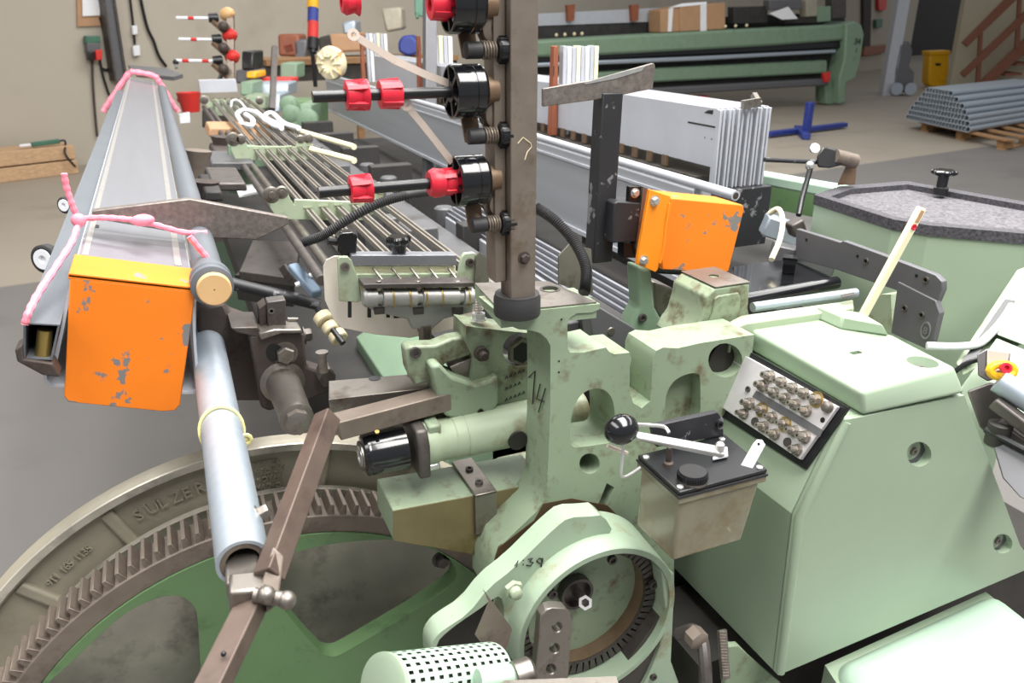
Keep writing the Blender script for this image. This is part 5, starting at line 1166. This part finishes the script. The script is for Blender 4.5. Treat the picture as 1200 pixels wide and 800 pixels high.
# ------------------------------------------------------------------ left background
for i, (yb_, yt_) in enumerate(((204, 190), (188, 171))):
    for j in range(3):
        a = PZ(93, 203, 0)+RN*(-.15*j); z = i*.17
        solo(MB().prism([a+ZA*z-RU*2.6, a+ZA*z, a+ZA*(z+.155), a+ZA*(z+.155)-RU*2.6], -RN*.14), 'timber_beam', 'wood', 'pale squared timber beam in the %s layer by the wall, %s' % (('bottom', 'top')[i], ('front', 'middle', 'rear')[j]), 'timber', 'timber beams by the wall', bevel=.008)
a = PZ(93, 203, 0)+ZA*.335-RU*.42-RN*.06
tl = thing('power_tool', 'dark green power tool with a cable lying on the timber beams', 'tool', a)
MB().bar(a+ZA*.03, a+RU*.3+ZA*.04, .05, .05).build('tool_body', 'lens_green', tl, bevel=.01)
MB().bar(a-RU*.12+ZA*.03, a+ZA*.03, .03, .03).build('tool_head', 'white', tl, bevel=.008)
MB().tube(spline([a+RU*.3+ZA*.04, a+RU*.36+ZA*.03, a+RU*.30+RN*.1-ZA*.10, a+RU*.38+RN*.1-ZA*.25]), .012, 8).build('tool_cable', 'black', tl)
solo(wallprism([(90,-30),(121,-30),(120,30),(91,31)], .03, .03), 'notice_board', 'cardboard', 'brown cardboard notice board high on the back wall', 'board')
solo(wallprism([(96,-30),(118,-30),(117,18),(97,19)], .05, .015), 'notice_paper', 'paper', 'pale paper pinned to the brown notice board', 'paper')
eb = thing('socket_box', 'wall socket box, green on top with grey body and red socket', 'socket box', PP(110,72,W0,RN))
for nm, pix, mt, o in (('box_top', [(101,42),(118,42),(118,50),(101,51)], 'lens_green', .12), ('box_body', [(102,50),(118,50),(118,61),(103,62)], 'grey_plate', .12), ('red_socket', [(112,59),(120,58),(120,70),(113,71)], 'red_soft', .16), ('black_socket', [(104,61),(111,60),(111,70),(105,71)], 'black', .16)):
    wallprism(pix, o, .1).build(nm, mt, eb, bevel=.01)
for nm, lab, pts, r in (('wall_cable', 'brown cable hanging straight down from the socket box', [(108,70),(109,100),(112,140),(114,160)], .014), ('wall_cable', 'dark cable drooping right from the socket box', [(117,70),(121,90),(128,112)], .014), ('wall_cable', 'dark cable looping beside the thick grey conduit', [(117,20),(124,45),(130,65),(131,76),(125,82),(119,80)], .016), ('wall_cable', 'thin cable with a pendant switch hanging on the back wall', [(150,-20),(155,20),(158,52)], .014), ('wall_cable', 'dark cable curving down beside the pendant switch', [(163,-10),(172,30),(180,48),(186,65),(195,78)], .018)):
    solo(MB().tube(spline([PP(x, y, W0+RN*.03, RN) for x, y in pts]), r, 8), nm, 'rust' if 'brown' in lab else 'black', lab, 'cable', 'cables on the back wall')
solo(wallprism([(155,30),(161,30),(162,40),(156,41)], .06, .05), 'pendant_switch', 'white', 'upper white pendant switch hanging on the back wall', 'switch', 'pendant switches', bevel=.008)
solo(wallprism([(156,54),(164,53),(165,65),(157,66)], .06, .05), 'pendant_switch', 'white', 'lower white pendant switch hanging on the back wall', 'switch', 'pendant switches', bevel=.008)
cd2 = thing('grey_conduit', 'thick grey cable conduit with dark edges running down the back wall', 'conduit', PP(140,95,W0,RN))
wallprism([(119,-30),(131,-30),(148,95),(136,95)], .16, .14).build('conduit_cover', 'grey_plate', cd2)
for pix in ([(116,-30),(119,-30),(137,95),(135,95)], [(128,-30),(131,-30),(150,95),(147,95)]): wallprism(pix, .18, .16).build('conduit_edge', 'steel_dark', cd2)
solo(MB().prism(TZ([(150,76),(196,80),(214,87),(203,90),(160,86)], 1.37), (0, 0, -.02)), 'grey_shelf', 'grey_plate', 'small grey metal shelf beyond the far end of the aluminium beam', 'shelf')
# far weft stand
dW = 5.4
ws = thing('weft_stand', 'upright stand with three red and white striped rods at the far machine end', 'weft stand', D(270, 103, dW))
MB().bar(D(270,14,dW), D(271,104,dW), .05, .03).build('stand_post', 'post_steel', ws, bevel=.004)
for k, (y, x0, xc) in enumerate(((21,207,248),(46,210,252),(71,206,253))):
    p, q = D(x0, y, dW), D(xc, y+.5, dW); n = 6
    for j in range(n): MB().tube([p+(q-p)*(j/n), p+(q-p)*((j+1)/n)], .011, 10).build('rod_band', 'red_soft' if j in ((2,) if k < 2 else (1, 4)) else 'white', ws)
    MB().lathe(D(xc,y,dW), XA, [(-.02, .03), (.04, .034), (.045, .02)], 20).build('drum', 'black', ws)
    MB().lathe(D(268+k*3,16+25*k,dW), V((.6, -1, .2)), [(-.05, .04), (.0, .045), (.03, .03), (.05, .012)], 18).build('red_cone', 'red_soft' if k else 'tan', ws)
    MB().bar(D(250,y+4,dW), D(268,y+20,dW), .04, .03).build('bracket', 'bronze', ws, bevel=.004)
    MB().ball(D(262,y+10,dW-.05), .035, 10, 8).build('joint', 'rust', ws)
MB().tube([D(262,75,dW), D(258,92,dW), D(250,98,dW)], .014, 8).build('bent_foot', 'black', ws)
solo(MB().ball(D(206,73,dW), .02, 10, 8).bar(D(206,75,dW), D(207,80,dW), .02, .02), 'rod_tip', 'black', 'small black end piece at the lowest striped rod', 'cap')
rb_ = thing('red_bucket', 'red plastic tub at the far end of the machine', 'tub', D(224,132,5.3))
MB().lathe(D(224,131,5.3), ZA, [(0, .055), (.11, .075), (.125, .08), (.125, .07), (.02, .05)], 24).build('tub', 'red_soft', rb_)
MB().bar(D(210,118,5.3), D(222,110,5.25), .04, .03).build('tub_lip', 'red_soft', rb_, bevel=.005)
solo(MB().prism([D(209,133,4.9), D(222,131,4.9), D(223,144,4.9), D(211,145,4.9)], ray(215,140)*.05), 'white_plug', 'white', 'small white block beside the red tub', 'block', bevel=.004)
# machine head at the far end
fh_ = thing('far_machine_head', 'cluttered green and grey machine head at the far end of the rods', 'machine head', D(320,120,5.3))
for i, (a, b, c, d, mt, dd) in enumerate(((283,297,60,82,'black',5.6),(276,300,82,98,'grey_plate',5.6),(281,296,96,112,'green_mid',5.3),(297,338,97,112,'zinc',5.5),(300,340,92,99,'red_soft',5.7),(288,300,84,92,'yellow',5.5),(328,348,74,92,'green_mid',5.9),(285,312,112,128,'mint_dirty',5.1),(308,328,110,132,'zinc',5.2),(255,300,148,165,'cardboard',4.9),(236,252,128,150,'black_dirty',4.6),(330,375,118,160,'green_dark',4.9),(350,365,122,140,'green_mid',4.6))):
    MB().prism([D(a, d, dd), D(b, d, dd), D(b, c, dd), D(a, c, dd)], _fh*.25).build('head_unit', mt, fh_, bevel=.012)
for q in ((362,140,.06),(340,122,.05),(343,132,.05)): MB().lathe(D(q[0],q[1],4.6), -_fh, [(0, q[2]), (.05, q[2]), (.06, q[2]*.6)], 22).build('round_cover', 'green_mid', fh_)
MB().bar(D(322,55,5.0), D(319,128,4.9), .035, .035, (0, 1, 0)).build('grey_upright', 'steel_dark', fh_)
# bigger grey upright and cream reel
solo(MB().bar(D(504,-30,3.6), D(503,240,3.6), .055, .05, (0, 1, 0)), 'grey_upright', 'grey_plate', 'grey steel upright standing behind the red capped rods', 'upright', bevel=.004)
cr2 = thing('cream_reel', 'cream ribbed reel flange at the end of a grey beam', 'reel', D(390,92,4.4))
cc2 = D(388, 74, 4.4); ax2 = V((-.75, -.66, 0))
MB().lathe(cc2, ax2, [(-.03, .085), (.0, .092), (.02, .085), (.03, .05), (.02, .03)], 36).build('flange', 'cream', cr2)
for k in range(10):
    a = 2*PI*k/10; s_ = ax2.cross(ZA).normalized(); u = s_*math.cos(a)+ZA*math.sin(a); MB().bar(cc2+ax2.normalized()*.03+u*.035, cc2+ax2.normalized()*.018+u*.082, .008, .02, ax2).build('rib', 'ivory', cr2)
MB().prism(q_([(394,62),(400,60),(400,88),(394,86)], cc2, .05), _fh*.05).build('tan_pad', 'tan', cr2)
# workshop clutter at the wall
dC = 9.5
for (nm, lab, cat, pix, mt) in (('wooden_crate', 'brown wooden crate behind the signal tower', 'crate', [(325,40),(350,40),(352,66),(326,66)], 'brown'), ('cardboard_stack', 'flat cardboard stack on the far workbench', 'cardboard', [(385,40),(424,38),(426,60),(388,62)], 'cardboard'), ('blue_sack', 'blue cloth sack on the far workbench', 'sack', [(466,50),(471,42),(482,41),(489,48),(490,63),(478,66),(467,61)], 'blue'), ('grey_bin', 'pale grey bin on the far workbench left of the tower', 'bin', [(342,46),(360,46),(358,70),(344,70)], 'grey_plate'), ('white_bottle_pack', 'pale plastic pack at the back wall above the leaf spring', 'pack', [(400,26),(416,23),(417,40),(402,41)], 'zinc'), ('wall_fixture', 'pale grey mechanism fixed to the back wall', 'fixture', [(446,10),(470,8),(472,34),(452,38)], 'cast_grey'), ('dark_bag', 'dark bag on the far workbench', 'bag', [(372,44),(388,40),(392,58),(374,62)], 'cloth_dark'), ('red_rag', 'orange red rag beside the wooden crate', 'rag', [(328,52),(344,48),(348,62),(334,66)], 'red_soft')):
    solo(MB().prism([D(x, y, dC) for x, y in pix], _fh*.4), nm, mt, lab, cat, bevel=.03)
wk = thing('workbench', 'long wooden workbench in front of the back wall', 'workbench', V((*D(400,68,9.4).xy, 0)))
b0_, b1_ = D(300,72,9.0), D(520,62,10.2); b1_.z = b0_.z
MB().bar(b0_, b1_, .8, .06).build('bench_top', 'wood_pallet', wk)
MB().bar(b0_-ZA*.12, b1_-ZA*.12, .7, .18).build('bench_apron', 'cloth_dark', wk)
for t_ in (.03, .5, .97):
    p = b0_+(b1_-b0_)*t_; MB().span((p.x-.04, p.y-.04, 0), (p.x+.04, p.y+.04, p.z-.03)).build('bench_leg', 'wood_pallet', wk)
# signal tower
sg = thing('signal_tower', 'signal light tower with yellow, blue and red bands on a black pole', 'signal light', D(366,80,8.2))
for y0, y1, mt, r in ((-14,10,'yellow',.058),(10,26,'blue',.056),(26,45,'red_soft',.056),(45,58,'black',.06),(58,62,'black',.04)): MB().cyl(D(367,y0,8.2), D(366.5,y1,8.2), r, 20).build('signal_band', mt, sg)
MB().cyl(D(366,60,8.2), V((*D(366,60,8.2).xy, 1.0)), .022, 12).build('pole', 'black', sg)
solo(MB().prism([D(485,-20,5), D(497,-20,5), D(496,20,5), D(486,18,5)], _fh*.08).bar(D(489,14,4.98), D(489,22,4.98), .02, .02), 'hanging_control', 'lens_green', 'small green hanging control at the top edge beside the top brake', 'control', bevel=.006)
